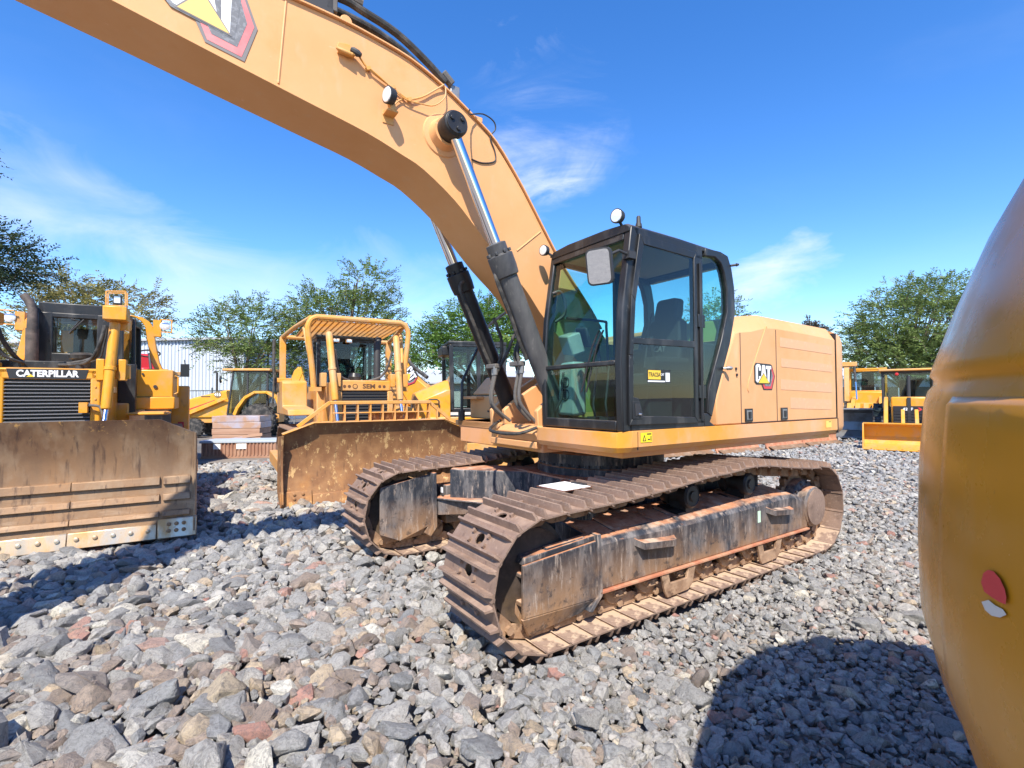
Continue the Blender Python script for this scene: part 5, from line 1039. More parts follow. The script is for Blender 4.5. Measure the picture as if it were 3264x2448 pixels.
q = MB(); q.cyl((-2.94, .98, 1.98), (-2.925, .98, 1.98), .03, n=12); q.cyl((-2.94, .80, 2.2), (-2.925, .80, 2.2), .018, n=10); q.build('panel_lock', M['dark'], dz)

# ------------------------------------------------------------------ SEM dozer
sd = thing('bulldozer', 'dusty yellow bulldozer with tubular canopy and flaking rust blade with slotted guard', 'bulldozer', (-2.312, 8.80, 0), R(-59))
prof2 = [(.08, 0), (.03, .2), (-.05, .5), (-.07, .75), (-.04, 1.0), (.03, 1.2), (.10, 1.345)]
prof = prof2
b2 = moldboard(sd, prof2, 1.60, 1.15, 1.345, 1.175, M['blade2'], 'blade')
q = MB()
for s_ in (-1, 1): q = MB(); q.prism([(xp(z) + .16, z) for z in np.linspace(.10, 1.17, 7)] + [(-.42, 1.12), (-.45, .2), (-.05, .0), (.10, .0)], s_ * 1.60, s_ * 1.63); q.build('blade_end_plate', M['blade2'], b2, .004)
q = MB(); q.prism([(xp(1.345), 1.345), (xp(1.345) + .06, 1.36), (xp(1.345) - .15, 1.375), (xp(1.345) - .15, 1.345)], -1.15, 1.15)
for s_ in (-1, 1): q.loft([[(.10, s_ * 1.15, 1.345), (.17, s_ * 1.15, 1.352), (.17, s_ * 1.15, 1.368), (-.1, s_ * 1.15, 1.368)], [(.04, s_ * 1.61, 1.175), (.14, s_ * 1.61, 1.18), (.14, s_ * 1.61, 1.195), (-.12, s_ * 1.61, 1.195)]])
q.build('blade_lip', M['yellow2'], b2, .004)
bl = b2
for y0, y1 in ((-1.15, -.40), (-.395, .40), (.405, 1.15)): wbar(.0, .2, y0, y1, .03, M['blade2'], 'cutting_edge')
for s_ in (-1, 1):
    a, b_ = sorted((s_ * 1.16, s_ * 1.64)); w_ = wbar(0, .27, a, b_, .04, M['blade2'], 'end_bit', .01)
    q = MB()
    for k in range(2):
        for z in (.08, .15, .22): q.lathe([(.026, 0), (.024, .014), (.01, .018)], (xp(z) + .04, s_ * (1.30 + k * .13), z), (1, 0, .2), 8)
    q.build('edge_bolt', M['blade2'], w_)
q = MB(); q.box(-.05, .07, -.88, .90, 1.655, 1.715); q.build('guard_rail', M['yellow2'], b2, .008)
q = MB(); q.box(-.05, .05, -.86, .88, 1.50, 1.52); q.build('guard_rail', M['yellow2'], b2, .004)
for k in range(9): y = -.86 + k * 1.74 / 8; q = MB(); q.loft([[(.06, y - .011, 1.36), (.06, y + .011, 1.36), (-.10, y + .011, 1.36), (-.10, y - .011, 1.36)], [(.06, y - .011, 1.67), (.06, y + .011, 1.67), (-.04, y + .011, 1.67), (-.04, y - .011, 1.67)]]); q.build('guard_rib', M['yellow2'], b2)
for s_ in (-1, 1): q = MB(); q.bar((.0, s_ * .88, 1.69), (.0, s_ * 1.38, 1.30), .05, .06); q.bar((.0, s_ * 1.05, 1.54), (.0, s_ * 1.05, 1.36), .03, .05); q.build('guard_brace', M['yellow2'], b2, .006)
q = MB()
for y0 in (-.21, .01, .225, .44): q.box(-.06, -.04, y0 + .02, y0 + .19, 1.37, 1.50)
q.build('guard_plate', M['blade2'], b2)
q = MB(); q.box(-.5, -.1, -1.45, 1.45, .3, .5)
for s_ in (-1, 1): q.bar((-.4, s_ * 1.42, .4), (-3.0, s_ * 1.45, .55), .15, .24); q.bar((-.2, s_ * 1.3, 1.0), (-1.3, s_ * 1.35, .6), .12)
q.build('push_arm', M['yellow2'], sd, .02)
q = MB(); q.box(-1.45, -1.1, -.50, .50, 1.9, 2.11); q.box(-1.45, -1.1, -.56, -.44, .9, 1.9); q.box(-1.45, -1.1, .44, .56, .9, 1.9); q.box(-2.8, -1.45, -.48, .48, .9, 2.1); q.build('hood', M['yellow2'], sd, .02)
q = MB(); q.box(-1.42, -1.13, -.44, .44, .95, 1.9); g2 = q.build('grille', M['dark'], sd)
me = MB().box(-1.135, -1.11, -.44, .44, -.008, .008).mesh('grille_slat', mat('dark_slat', (.06, .055, .05), .5, .2))
for k in range(15): o = bpy.data.objects.new('grille_slat', me); COL.objects.link(o); o.parent = g2; o.location = (0, 0, 1.86 - k * .06)
q = MB(); add_text(q, 'SEM', .12, (-1.10, .07, 1.99), (0, 1, 0), (0, 0, 1), .004, 1.2, .004); q.cyl((-1.10, -.20, 1.99), (-1.096, -.20, 1.99), .05, n=20)
for y in (-.40, -.31, .28, .37): q.lathe([(.03, 0), (.03, .004)], (-1.10, y, 1.99), (1, 0, 0), 14)
q.build('name_plate', mat('brown_lettering', (.13, .06, .025), .6), sd, flat=True)
q = MB(); q.m(0); q.box(-1.095, -1.092, -.207, -.193, 1.955, 2.025); q.cyl((-1.096, -.20, 1.99), (-1.093, -.20, 1.99), .034, n=18); q.build('emblem', M['yellow2'], sd)
for s_ in (-1, 1):
    lift_cyl(sd, (-1.25, s_ * .66, 3.01), (-.85, s_ * .62, 1.72), (-.35, s_ * .6, .6), .065, 'yellow2')
    q = MB(); q.box(-1.2, -1.02, s_ * .66 - .18, s_ * .66 - .08, 1.98, 2.24); q.box(-1.2, -1.02, s_ * .66 + .08, s_ * .66 + .18, 1.98, 2.24); q.build('cylinder_yoke', M['yellow2'], sd, .012)
    # canopy: bent front leg, brace, side rail, rear post
    q = MB(); q.tube([(-1.5, s_ * .89, 1.93), (-1.5, s_ * .93, 2.4), (-1.5, s_ * 1.0, 3.0), (-1.5, s_ * 1.0, 3.18), (-1.5, s_ * .93, 3.31), (-1.5, s_ * .82, 3.355)], .055, 10, 3); q.box(-1.57, -1.43, min(s_ * .76, s_ * .98), max(s_ * .76, s_ * .98), 1.90, 1.98); q.build('canopy_leg', M['yellow2'], sd)
    q = MB(); q.tube([(-1.5, s_ * .88, 2.1), (-1.75, s_ * .95, 2.7), (-2.0, s_ * 1.0, 3.2)], .04, 8); q.tube([(-1.5, s_ * .95, 3.33), (-2.5, s_ * 1.10, 3.26), (-3.6, s_ * 1.22, 3.16)], .05, 8); q.bar((-3.6, s_ * 1.22, 2.2), (-3.6, s_ * 1.22, 3.16), .13); q.box(-3.75, -3.4, min(s_ * 1.05, s_ * 1.35), max(s_ * 1.05, s_ * 1.35), 2.12, 2.22); q.build('canopy_side', M['yellow2'], sd, .01)
    q = MB(); a, b_ = sorted((s_ * .80, s_ * 1.30)); q.prism([(-3.9, 1.42), (-3.9, 2.15), (-2.98, 2.15), (-2.92, 2.10), (-2.88, 1.60), (-1.95, 1.54), (-1.9, 1.42)], a, b_); q.build('fender', M['yellow2'], sd, .02)
    crawler_track(sd, -2.45, s_ * 1.02, 3.5, 1.15, .52, 36)
    q = MB(); q.tube([(-3.4, s_ * 1.35, 1.9), (-3.5, s_ * 1.42, 2.5), (-3.6, s_ * 1.40, 3.1)], .035, 8); q.tube([(-3.25, s_ * 1.45, 1.6), (-3.35, s_ * 1.42, 2.3)], .02, 8); q.build('gas_strut', M['hose'], sd)
q = MB(); q.tube([(-1.5, -.86, 3.355), (-1.5, .86, 3.355)], .055, 10); q.tube([(-3.6, -1.22, 3.16), (-3.6, 1.22, 3.16)], .05, 8); q.build('canopy_bar', M['yellow2'], sd)
q = MB(); nx, ny = 22, 18
for i in range(nx):
    x = -1.62 - i * 1.9 / nx; z = 3.30 - (i / nx) * .13; q.box(x - .016, x + .016, -.95, .95, z - .008, z + .008)
for j in range(ny):
    y = -.95 + j * 1.9 / (ny - 1); q.loft([[(-1.6, y - .014, 3.315), (-1.6, y + .014, 3.315), (-1.6, y + .014, 3.30), (-1.6, y - .014, 3.30)], [(-3.5, y - .014, 3.19), (-3.5, y + .014, 3.19), (-3.5, y + .014, 3.175), (-3.5, y - .014, 3.175)]])
q.build('canopy_mesh', M['yellow2'], sd)
c2 = cab_box(sd, -3.6, -2.6, -.62, .62, 2.05, 3.05, 'black', 'glassfar', .08)
q = MB(); q.m(0).box(-2.50, -2.42, -.35, -.22, 2.98, 3.06); q.m(1).box(-2.42, -2.415, -.34, -.23, 2.99, 3.05); q.m(0).box(-2.50, -2.42, -.08, .05, 2.98, 3.06); q.m(1).box(-2.42, -2.415, -.07, .04, 2.99, 3.05); q.build('roof_lamp', [M['yellow2'], M['lens']], sd)
q = MB(); q.tube([(-1.9, .45, 2.1), (-1.9, .45, 2.9), (-1.95, .5, 3.05)], [.075, .075, .07], 14); q.build('exhaust_stack', M['dark'], sd)
q = MB(); q.lathe([(.12, 0), (.14, .12), (.1, .2), (.01, .21)], (-2.2, .05, 2.1), (0, 0, 1), 16); q.build('air_precleaner', M['black'], sd)
q = MB(); q.tube([(-1.2, .56, 2.7), (-1.3, .5, 2.4), (-1.45, .4, 2.2), (-1.6, .2, 2.12)], .025, 8, 5); q.tube([(-1.2, -.56, 2.7), (-1.3, -.5, 2.4), (-1.45, -.4, 2.2), (-1.6, -.2, 2.12)], .025, 8, 5); q.build('hydraulic_hose', M['hosegrey'], sd)
q = MB(); q.box(-4.2, -2.8, -.62, .62, .7, 2.05); q.build('main_case', M['yellow2'], sd, .03)

# ------------------------------------------------------------------ tractor-type dozer with black cab, seen between blade and boom
td = thing('bulldozer', 'yellow crawler tractor with a tall black cab behind the excavator arm cylinders', 'bulldozer', (-1.3, 13.2, 0), R(196))
q = MB(); q.loft([[(x, y, z) for y, z in ((-.72, 1.25), (.72, 1.25), (.70, zt - .25), (.40, zt), (-.40, zt), (-.70, zt - .25))] for x, zt in ((.45, 2.20), (.55, 2.20), (1.3, 1.88), (1.35, 1.60))]); q.build('hood', M['yellow'], td, .02)
q = MB(); q.box(-1.6, 1.3, -.80, .80, 1.05, 1.28); q.build('chassis', M['yellow'], td, .02)
ct = cab_box(td, -.95, .40, -.66, .66, 1.45, 3.10, 'black', 'glassfar', .10, slope=-.03); q = MB(); q.box(.40, .62, -.4, .4, 2.85, 3.08); q.build('air_conditioner', M['black'], ct, .02)
q = MB(); q.tube([(.75, .74, 1.30), (.75, .80, 1.45), (.75, .80, 1.68), (.80, .80, 1.72), (.98, .80, 1.72), (1.03, .80, 1.68), (1.03, .80, 1.45), (1.03, .74, 1.30)], .018, 8); q.build('grab_rail', M['dark'], td)
q = MB(); q.m(0); add_text(q, '527', .16, (.92, .0, 2.055), (0, -1, 0), (-.4, 0, 1), .003, 1.1, .004); q.build('model_number', mat('brown_decal', (.25, .10, .02), .6), td, flat=True)
q = MB(); q.m(0).box(1.36, 1.365, .20, .42, 1.45, 1.62); q.m(1).box(1.366, 1.369, .22, .34, 1.48, 1.58); q.build('data_plate', [M['ink'], M['white']], td)
for s_ in (-1, 1): crawler_track(td, -.3, s_ * 1.05, 3.3, 1.0, .5, 36, frame='yellow2')
# loader arm machine behind, only its arm rises over the canopy
la = thing('wheel_loader', 'yellow loader arm carrying a logo decal behind the canopy of the dusty bulldozer', 'loader', (-2.9, 15.6, 0), R(-30))
q = MB(); q.prism([(-.9, 3.1), (-.55, 3.05), (-.2, 2.5), (.75, 1.85), (.80, 1.45), (.55, 1.3), (-.3, 1.55), (-.9, 2.4)], -.16, .16); lo_ = q.build('lift_arm', M['yellow'], la, .02)
q = MB(); q.tube([(-.8, 0, 3.25), (-.25, 0, 2.75), (.3, 0, 2.4)], .06, 10); q.build('arm_cylinder', M['hose'], la)
cat_logo(lo_, (-.52, -.165, 2.60), (.27, 0, -.36), (.30, 0, .20), name='logo_decal')
q = MB(); q.box(-1.3, .6, -.5, .5, .5, 1.5); q.box(-.9, -.4, -.1, .1, 1.5, 2.5); q.build('front_frame', M['yellow'], la, .03)
for s_ in (-1, 1): wheel(la, (-.3, s_ * .8, .7), .7, .5, side=s_)

# ------------------------------------------------------------------ backhoe loader with number on its hood
bh = thing('backhoe_loader', 'yellow backhoe loader with open cab and number on its sloping hood parked on the paving', 'backhoe loader', (-13.35, 23.6, 0), R(186))
q = MB(); q.loft([[(x, y, z) for y, z in ((-.42, .9), (.42, .9), (.42, zt - .06), (.36, zt), (-.36, zt), (-.42, zt - .06))] for x, zt in ((-.2, 2.20), (.1, 2.18), (1.4, 1.86), (1.9, 1.70), (1.95, 1.5))]); hd = q.build('hood', M['yellow'], bh, .03)
q = MB(); q.prism([(.55, 1.72), (1.65, 1.32), (1.65, 1.22), (.55, 1.6)], .425, .44); q.build('red_stripe', M['redpaint'], hd)
q = MB(); q.m(0).lathe([(.16, 0), (.16, .01)], (.42, .425, 1.98), (0, 1, 0), 20); q.m(1); add_text(q, '416', .21, (.42, .437, 1.97), (-1, 0, 0), (0, 0, 1), .006, .9, .003); q.build('model_number', [mat('grey_disc', (.16, .12, .05), .5), M['white']], hd, flat=True)
q = MB(); q.box(.75, 1.15, .42, .43, 1.86, 1.90); q.build('hood_vent', M['ink'], hd)
q = MB(); q.tube([(.75, -.2, 1.9), (.75, -.2, 3.0), (.85, -.2, 3.1)], .05, 10); q.build('exhaust_stack', M['dark'], bh)
cb3 = cab_box(bh, -1.9, -.15, -.72, .72, 1.05, 3.05, 'dark', 'glassfar', .08, slope=.25)
q = MB(); q.box(-2.05, .05, -.85, .85, 3.06, 3.17); q.build('roof', M['yellow2'], cb3, .03)
q = MB(); q.m(0).tube([(-.15, .75, 2.6), (.0, 1.0, 2.75)], .02, 6); q.lathe([(.15, 0), (.17, .05), (.12, .08)], (.0, 1.0, 2.65), (1, .3, 0), 18); q.m(1).lathe([(.13, 0), (.12, .01)], (-.02, .98, 2.65), (-1, -.2, 0), 16); q.build('mirror', [M['dark'], M['mirror']], cb3)
q = MB(); arc2 = [(-2.5 + .0, 1.35), (-2.35, 1.75), (-1.95, 2.0), (-1.45, 2.0), (-1.05, 1.75), (-.75, 1.30), (-.62, .95)]
for s_ in (-1, 1): q = MB(); q.strip(arc2, [(p[0] + (p[0] + 1.6) * .12, p[1] + .12) for p in arc2], s_ * .62 if s_ > 0 else -1.05, 1.05 if s_ > 0 else -.62); q.build('fender', M['yellow'], bh, .02)
for s_ in (-1, 1): wheel(bh, (1.25, s_ * .80, .44), .43, .3, side=s_); wheel(bh, (-1.55, s_ * .82, .76), .76, .48, lugs=22, side=s_)
q = MB(); q.box(-2.3, 1.7, -.35, .35, .65, 1.05); q.build('chassis', M['yellow2'], bh, .02)
q = MB()
for s_ in (-1, 1): q.prism([(-.05, 1.75), (.2, 1.80), (2.2, 1.0), (2.5, .5), (2.3, .4), (2.0, .85)], s_ * .56 - .05, s_ * .56 + .05)
q.build('loader_arm', M['yellow'], bh, .02)
q = MB(); q.prism([(2.35, .9), (2.4, .3), (2.55, .02), (3.1, .0), (3.1, .05), (2.62, .1), (2.5, .35), (2.6, .9)], -1.1, 1.1); q.build('front_bucket', M['yellow'], bh, .01)
q = MB(); q.prism([(-2.2, 1.0), (-2.5, 1.1), (-3.3, 3.0), (-3.1, 3.3), (-2.9, 3.1), (-2.3, 1.4)], -.15, .15); q.prism([(-3.2, 3.3), (-3.0, 3.1), (-3.5, 1.4), (-3.7, 1.4)], -.12, .12); q.build('backhoe_boom', M['yellow'], bh, .02)

# ------------------------------------------------------------------ right-hand background machines
rb = thing('backhoe_loader', 'yellow loader facing the camera with wide low bucket and black grille beside the amber counterweight', 'loader', (13.34, 16.7, 0), R(-128))
q = MB(); W_ = 1.22
q.prism([(1.05, .88), (.62, .80), (.55, .40), (.70, .12), (1.35, .0), (1.35, .035), (.74, .16), (.61, .41), (.68, .77), (1.05, .83)], -W_, W_)
for s_ in (-1, 1): q.prism([(1.05, .86), (.62, .80), (.55, .40), (.70, .12), (1.35, .02)], s_ * W_ - .02, s_ * W_ + .02)
q.build('front_bucket', M['yellow'], rb, .008)
q = MB()
for k in range(6): q.cyl((1.32, -1.0 + k * .4, .03), (1.32, -1.0 + k * .4, .05), .025, n=8)
q.build('edge_bolt', M['ink'], rb)
q = MB()
for s_ in (-1, 1): q.prism([(-1.1, 1.65), (-.9, 1.72), (-.3, 1.55), (.35, .95), (.60, .45), (.40, .35), (.10, .85), (-.4, 1.35)], s_ * .62 - .06, s_ * .62 + .06)
q.build('lift_arm', M['yellow'], rb, .02)
q = MB()
for y in (-.16, .20): q.prism([(-.2, 1.25), (.0, 1.30), (.60, .55), (.50, .4)], y - .05, y + .05)
q.build('tilt_link', M['yellow'], rb, .01)
q = MB(); q.loft([[(x, y, z) for y, z in ((-.48, .6), (.48, .6), (.48, 1.72), (-.48, 1.72))] for x in (-1.9, -.6)]); q.build('hood', M['yellow'], rb, .05)
q = MB(); q.box(-.6, -.57, -.42, .42, .55, 1.40); q.build('grille', M['dark'], rb)
for k in range(6): q = MB(); q.box(-.57, -.55, -.40, .40, .62 + k * .10, .64 + k * .10); q.build('grille_slat', M['black'], rb)
q = MB(); q.m(0).box(-.57, -.555, -.40, .40, 1.20, 1.38); q.m(1); add_text(q, '422F', .13, (-.555, -.02, 1.29), (0, 1, 0), (0, 0, 1), .004, 1.1, .002); q.m(2).prism([(.24, 1.35), (.30, 1.35), (.37, 1.29), (.30, 1.23), (.24, 1.23), (.30, 1.29)], -.556, -.55, 'x'); q.build('number_plate', [M['ink'], M['white'], M['red']], rb, flat=True)
q = MB(); q.tube([(-.72, .02, 1.7), (-.72, .02, 2.45)], .05, 10); q.box(-.62, -.55, -.03, .07, .55, 1.7); q.build('exhaust_stack', M['dark'], rb)
c4 = cab_box(rb, -3.2, -1.7, -.72, .72, 1.3, 2.62, 'dark', 'glassfar', .08); q = MB(); q.box(-3.4, -1.5, -.85, .85, 2.66, 2.74); q.build('roof', M['yellow2'], c4, .03); q = MB(); q.m(0).lathe([(.06, 0), (.05, .08), (.01, .09)], (-1.55, -.3, 2.55), (1, 0, 0), 10); q.build('beacon', M['redpaint'], c4)
for s_ in (-1, 1): wheel(rb, (-.9, s_ * .85, .5), .5, .36, side=s_); wheel(rb, (-2.9, s_ * .85, .72), .72, .46, side=s_)
wlb = thing('wheel_loader', 'yellow wheel loader with raised rear arm and big grey worn bucket behind the excavator tail', 'loader', (15.2, 21.3, 0), R(-127))
q = MB(); arc3 = [(1.35, .02), (.55, .0), (.15, .25), (.05, .65), (.25, 1.05), (.75, 1.22)]
q.strip(arc3, [(p[0] * .94 + .08, p[1] * .93 + .06) for p in arc3], -1.35, 1.35); q.build('bucket_shell', mat('grey_worn_steel', (.25, .25, .25), .45, .5, layers=[dict(col=(.17, .14, .12), scale=3, lo=.45, hi=.7)]), wlb, .01)
q = MB()
for s_ in (-1, 1): q.prism(arc3 + [(1.0, .6)], s_ * 1.35, s_ * 1.38)
q.box(.70, .86, -1.38, 1.38, 1.19, 1.25); q.build('bucket_end_plate', mat('grey_end_plate', (.33, .33, .33), .4, .5), wlb, .006)
q = MB()
for k in range(9): q.loft([[(.2 - .0, -1.3 + k * .3, 1.12), (.2, -1.12 + k * .3, 1.12), (-.35, -1.12 + k * .3, 1.42), (-.35, -1.3 + k * .3, 1.42)], [(.2, -1.3 + k * .3, 1.16), (.2, -1.12 + k * .3, 1.16), (-.35, -1.12 + k * .3, 1.46), (-.35, -1.3 + k * .3, 1.46)]])
q.build('bucket_rib', M['yellow'], wlb, .01)
q = MB()
for s_ in (-1, 1): q.prism([(.1, .5), (.1, .9), (-.7, 1.55), (-1.7, 1.75), (-1.7, 1.45), (-.8, 1.2)], s_ * .5 - .08, s_ * .5 + .08)
q.build('lift_arm', M['yellow'], wlb, .02)
q = MB(); q.box(-4.5, -1.6, -.7, .7, .8, 1.95); q.box(-1.9, -.9, -.55, .55, .7, 1.45); q.build('body', M['yellow'], wlb, .04)
q = MB(); add_text(q, 'CAT', .28, (-.895, .15, 1.22), (0, 1, 0), (0, 0, 1), .008, 1, .004); q.build('frame_lettering', M['ink'], wlb, flat=True)
cab_box(wlb, -3.3, -2.0, -.68, .68, 1.95, 2.95, 'yellow', 'glassfar', .12)
for s_ in (-1, 1): wheel(wlb, (-1.2, s_ * 1.0, .75), .75, .55, side=s_); wheel(wlb, (-3.6, s_ * 1.0, .75), .75, .55, side=s_)
q = MB(); q.prism([(-1.3, 1.5), (-1.1, 1.5), (-1.35, 3.0), (-1.5, 3.28), (-1.75, 3.25), (-1.7, 3.0)], -.85, -.65); q.box(-1.75, -1.35, -.95, -.35, 3.12, 3.32); am = q.build('raised_arm', M['yellow2'], wlb, .02)
q = MB(); q.m(0).tube([(-1.3, -.45, 3.1), (-1.15, -.41, 2.4)], .055, 10); q.m(1).tube([(-1.15, -.41, 2.4), (-1.0, -.37, 1.6)], .035, 10); q.build('arm_cylinder', [M['hose'], M['chrome']], am)
# rusty blades lying in a row on the gravel behind the excavator
for i, (x0, y0, x1, y1, h, lab) in enumerate(((4.0, 14.45, 6.2, 15.5, .42, 'leftmost rusty blade lying on the gravel under the excavator skirt'), (6.3, 15.35, 8.1, 16.3, .40, 'middle rusty blade with pale edge lying behind the excavator track'), (8.4, 16.4, 10.3, 17.6, .40, 'third rusty blade from the left lying behind the excavator'), (10.4, 17.75, 12.3, 18.8, .40, 'rusty blade lying nearest the grey loader bucket'))):
    L_ = math.hypot(x1 - x0, y1 - y0); a = math.atan2(y1 - y0, x1 - x0); t_ = thing('grader_blade', lab, 'blade', (x0, y0, -.02), a, 'rusty blades lying on the gravel')
    q = MB(); pr = [(-.02, .0), (.05, .10), (.10, .22), (.10, .34), (.06, h)]; q.prism([(-p[0], p[1]) for p in pr] + [(-p[0] + .05, p[1]) for p in pr[::-1]], 0, L_, 'x') if False else q.prism([(p[0] - .05, p[1]) for p in pr] + [(p[0], p[1]) for p in pr[::-1]], 0, L_, 'x'); q.build('moldboard', M['redrust'], t_, .006)
    q = MB(); q.loft([[(.05, -.22, .02), (.05, -.02, .11), (.05, -.02, .13), (.05, -.22, .045)], [(L_ - .05, -.22, .02), (L_ - .05, -.02, .11), (L_ - .05, -.02, .13), (L_ - .05, -.22, .045)]]); q.build('cutting_edge', M['blade'], t_, .004)
    q = MB()
    for k in range(3): xx = L_ * (.18 + .32 * k); q.prism([(.02, .0), (.30, .0), (.30, .1), (.10, .36)], xx - .02, xx + .02, 'x')
    q.build('back_rib', M['redrust'], t_)
# ------------------------------------------------------------------ red and dark tractor behind the left dozer
rt_ = thing('tractor', 'red-seated dark machine with bare steering wheel behind the left bulldozer', 'tractor', (-10.05, 13.0, 0), R(-40))
q = MB(); q.box(-1.2, 1.3, -.75, .75, .7, 2.35); q.build('body', M['black'], rt_, .04)
q = MB(); q.box(-1.25, 1.35, -.80, .80, 2.36, 2.46); q.build('deck', M['yellow2'], rt_, .02)
for y in (-.45, .45):
    q = MB(); q.loft([[(-.2, y - .25, 2.46), (-.2, y + .25, 2.46), (.3, y + .25, 2.46), (.3, y - .25, 2.46)], [(-.25, y - .27, 2.62), (-.25, y + .27, 2.62), (.32, y + .27, 2.60), (.32, y - .27, 2.60)]]); q.box(-.34, -.22, y - .24, y + .24, 2.55, 3.0); q.build('seat', M['redpaint'], rt_, .06)
q = MB(); q.tube([(.75, .3, 2.45), (.55, .3, 2.95)], .03, 8); ring = [(.55 + .2 * math.cos(a) * .35, .3 + .24 * math.sin(a), 2.95 + .24 * math.cos(a) * .35 + .0) for a in np.linspace(0, 2 * math.pi, 17)]; q.tube(ring, .02, 6); q.build('steering_wheel', M['dark'], rt_)
for s_ in (-1, 1): wheel(rt_, (.9, s_ * .85, .55), .55, .35, side=s_); wheel(rt_, (-.9, s_ * .85, .65), .65, .4, side=s_)

# ------------------------------------------------------------------ lumber stack and ribbed crate
ls = thing('lumber_stack', 'plastic-wrapped stack of pinkish planks behind the ribbed brown crate', 'lumber', (-9.55, 17.6, -.016), R(6))
for k in range(5):
    q = MB(); z0 = .12 + k * .215; q.box(-.80 + .02 * (k % 2), .80 - .03 * ((k + 1) % 2), -.5, .5, z0, z0 + .205); q.build('plank_course', M['wood'] if k < 3 else M['wrap'], ls, .01)
for x in (-.6, 0, .6): q = MB(); q.box(x - .05, x + .05, -.5, .5, 0, .12); q.build('bearer', M['wood'], ls)
q = MB(); q.loft([[(x, -.52, z), (x, -.51, z + .3 * math.sin(x * 3) * .1), (x, -.51, z + .10)] for x, z in ((-.86, .32), (-.4, .30), (0, .36), (.4, .45), (.86, .50))]); q.build('loose_wrap', M['wrap'], ls)
cr_ = thing('steel_crate', 'long ribbed brown crate with two white labels lying on the paving', 'crate', (-8.25, 15.35, -.016), R(7))
q = MB(); q.box(-1.05, 1.2, -.45, .45, .06, .46); q.box(-1.07, 1.22, -.47, .47, 0, .07); q.build('body', M['crate'], cr_, .006)
for k in range(22):
    x = -1.0 + k * 2.15 / 21; q = MB(); q.prism([(x - .03, -.45), (x + .03, -.45), (x + .018, -.485), (x - .018, -.485)], .075, .455, 'z'); q.build('rib', M['crate'], cr_)
q = MB(); q.box(-1.09, 1.24, -.5, .5, .462, .53); q.build('lid_rail', mat('pale_blue_grey', (.42, .47, .52), .5), cr_, .008)
for x0, w in ((-.70, .20), (-.05, .28)): q = MB(); q.box(x0, x0 + w, -.492, -.488, .28, .44); q.build('label_sheet', M['paper'], cr_)

# ------------------------------------------------------------------ buildings and fence
wh = thing('warehouse', 'white corrugated metal warehouse behind the left bulldozer', 'building', (-19.75, 36.5, 0), R(180 - 6))
q = MB(); n = 104; Ln = 29.0; pts = []
for i in range(n):
    x = i * Ln / n; pts += [(x, 0), (x + Ln / n * .62, 0), (x + Ln / n * .68, .07), (x + Ln / n * .94, .07)]
pts.append((Ln, 0)); q.loft([[(p[0], p[1], z) for p in pts] for z in (0, 6.15)], closed=False); q.build('corrugated_wall', M['wall'], wh, flat=True)
q = MB(); q.box(0.02, Ln - .02, -18, -.08, 0, 6.1); q.build('inner_shell', M['wall'], wh)
q = MB(); q.box(-.2, Ln + .2, -18.2, .28, 6.16, 6.34); q.build('roof_edge', M['roofm'], wh)
for k, (x0, yy, w, h, nm, lb) in enumerate(((-13.5, 47, 15, 4.4, 'hall', 'low pale building behind the trees left of the boom'), (4.5, 52, 12, 4.2, 'hall', 'low white shed behind the excavator cab'), (29.0, 46, 17, 4.6, 'hall', 'white shed with grey roof behind the right tree'))):
    t_ = thing('shed', lb, 'building', (x0, yy, 0), R((-3, 2, 4)[k]))
    q = MB(); q.box(0, w, 0, 9, 0, h - 1.2); q.build('wall', M['wallwarm'] if k < 1 else M['wall'], t_, flat=True)
    q = MB(); q.prism([(-.6, h - 1.3), (4.5, h), (9.6, h - 1.3), (9.6, h - 1.16), (4.5, h + .14), (-.6, h - 1.16)], -.4, w + .4, 'x'); q.build('roof', M['wall'] if k == 2 else M['roofm'], t_, flat=True)
    for j in range(int(w // 4)):
        q = MB(); q.box(1.2 + j * 3.8, 3.4 + j * 3.8, -.03, .02, .0 if j % 2 else 1.0, 2.6); q.build('door' if j % 2 else 'window', M['dark'], t_, flat=True)
fn = thing('fence', 'thin grey picket railing in front of the white warehouse', 'fence', (-27, 31.5, 0), R(2))
q = MB()
for k in range(60): q.box(k * .22 - .01, k * .22 + .01, -.01, .01, .1, 2.35)
q.build('picket', M['steel'], fn)['kind'] = 'stuff'
for z in (.35, 2.3): q = MB(); q.box(-.1, 13.1, -.025, .025, z - .03, z + .03); q.build('rail', M['steel'], fn)
for k in range(6): q = MB(); q.box(k * 2.6 - .04, k * 2.6 + .04, -.04, .04, 0, 2.5); q.build('post', M['steel'], fn)
pf = thing('pole_frame', 'dark steel pole frame standing right of the white warehouse', 'frame', (-17.6, 33, 0), 0)
for x in (0, 1.35): q = MB(); q.box(x - .05, x + .05, -.05, .05, 0, 5.0); q.build('post', M['dark'], pf)
for z in (4.6, 4.2, 2.8): q = MB(); q.box(-.0, 1.35, -.03, .03, z - .03, z + .03); q.build('cross_rail', M['dark'], pf)

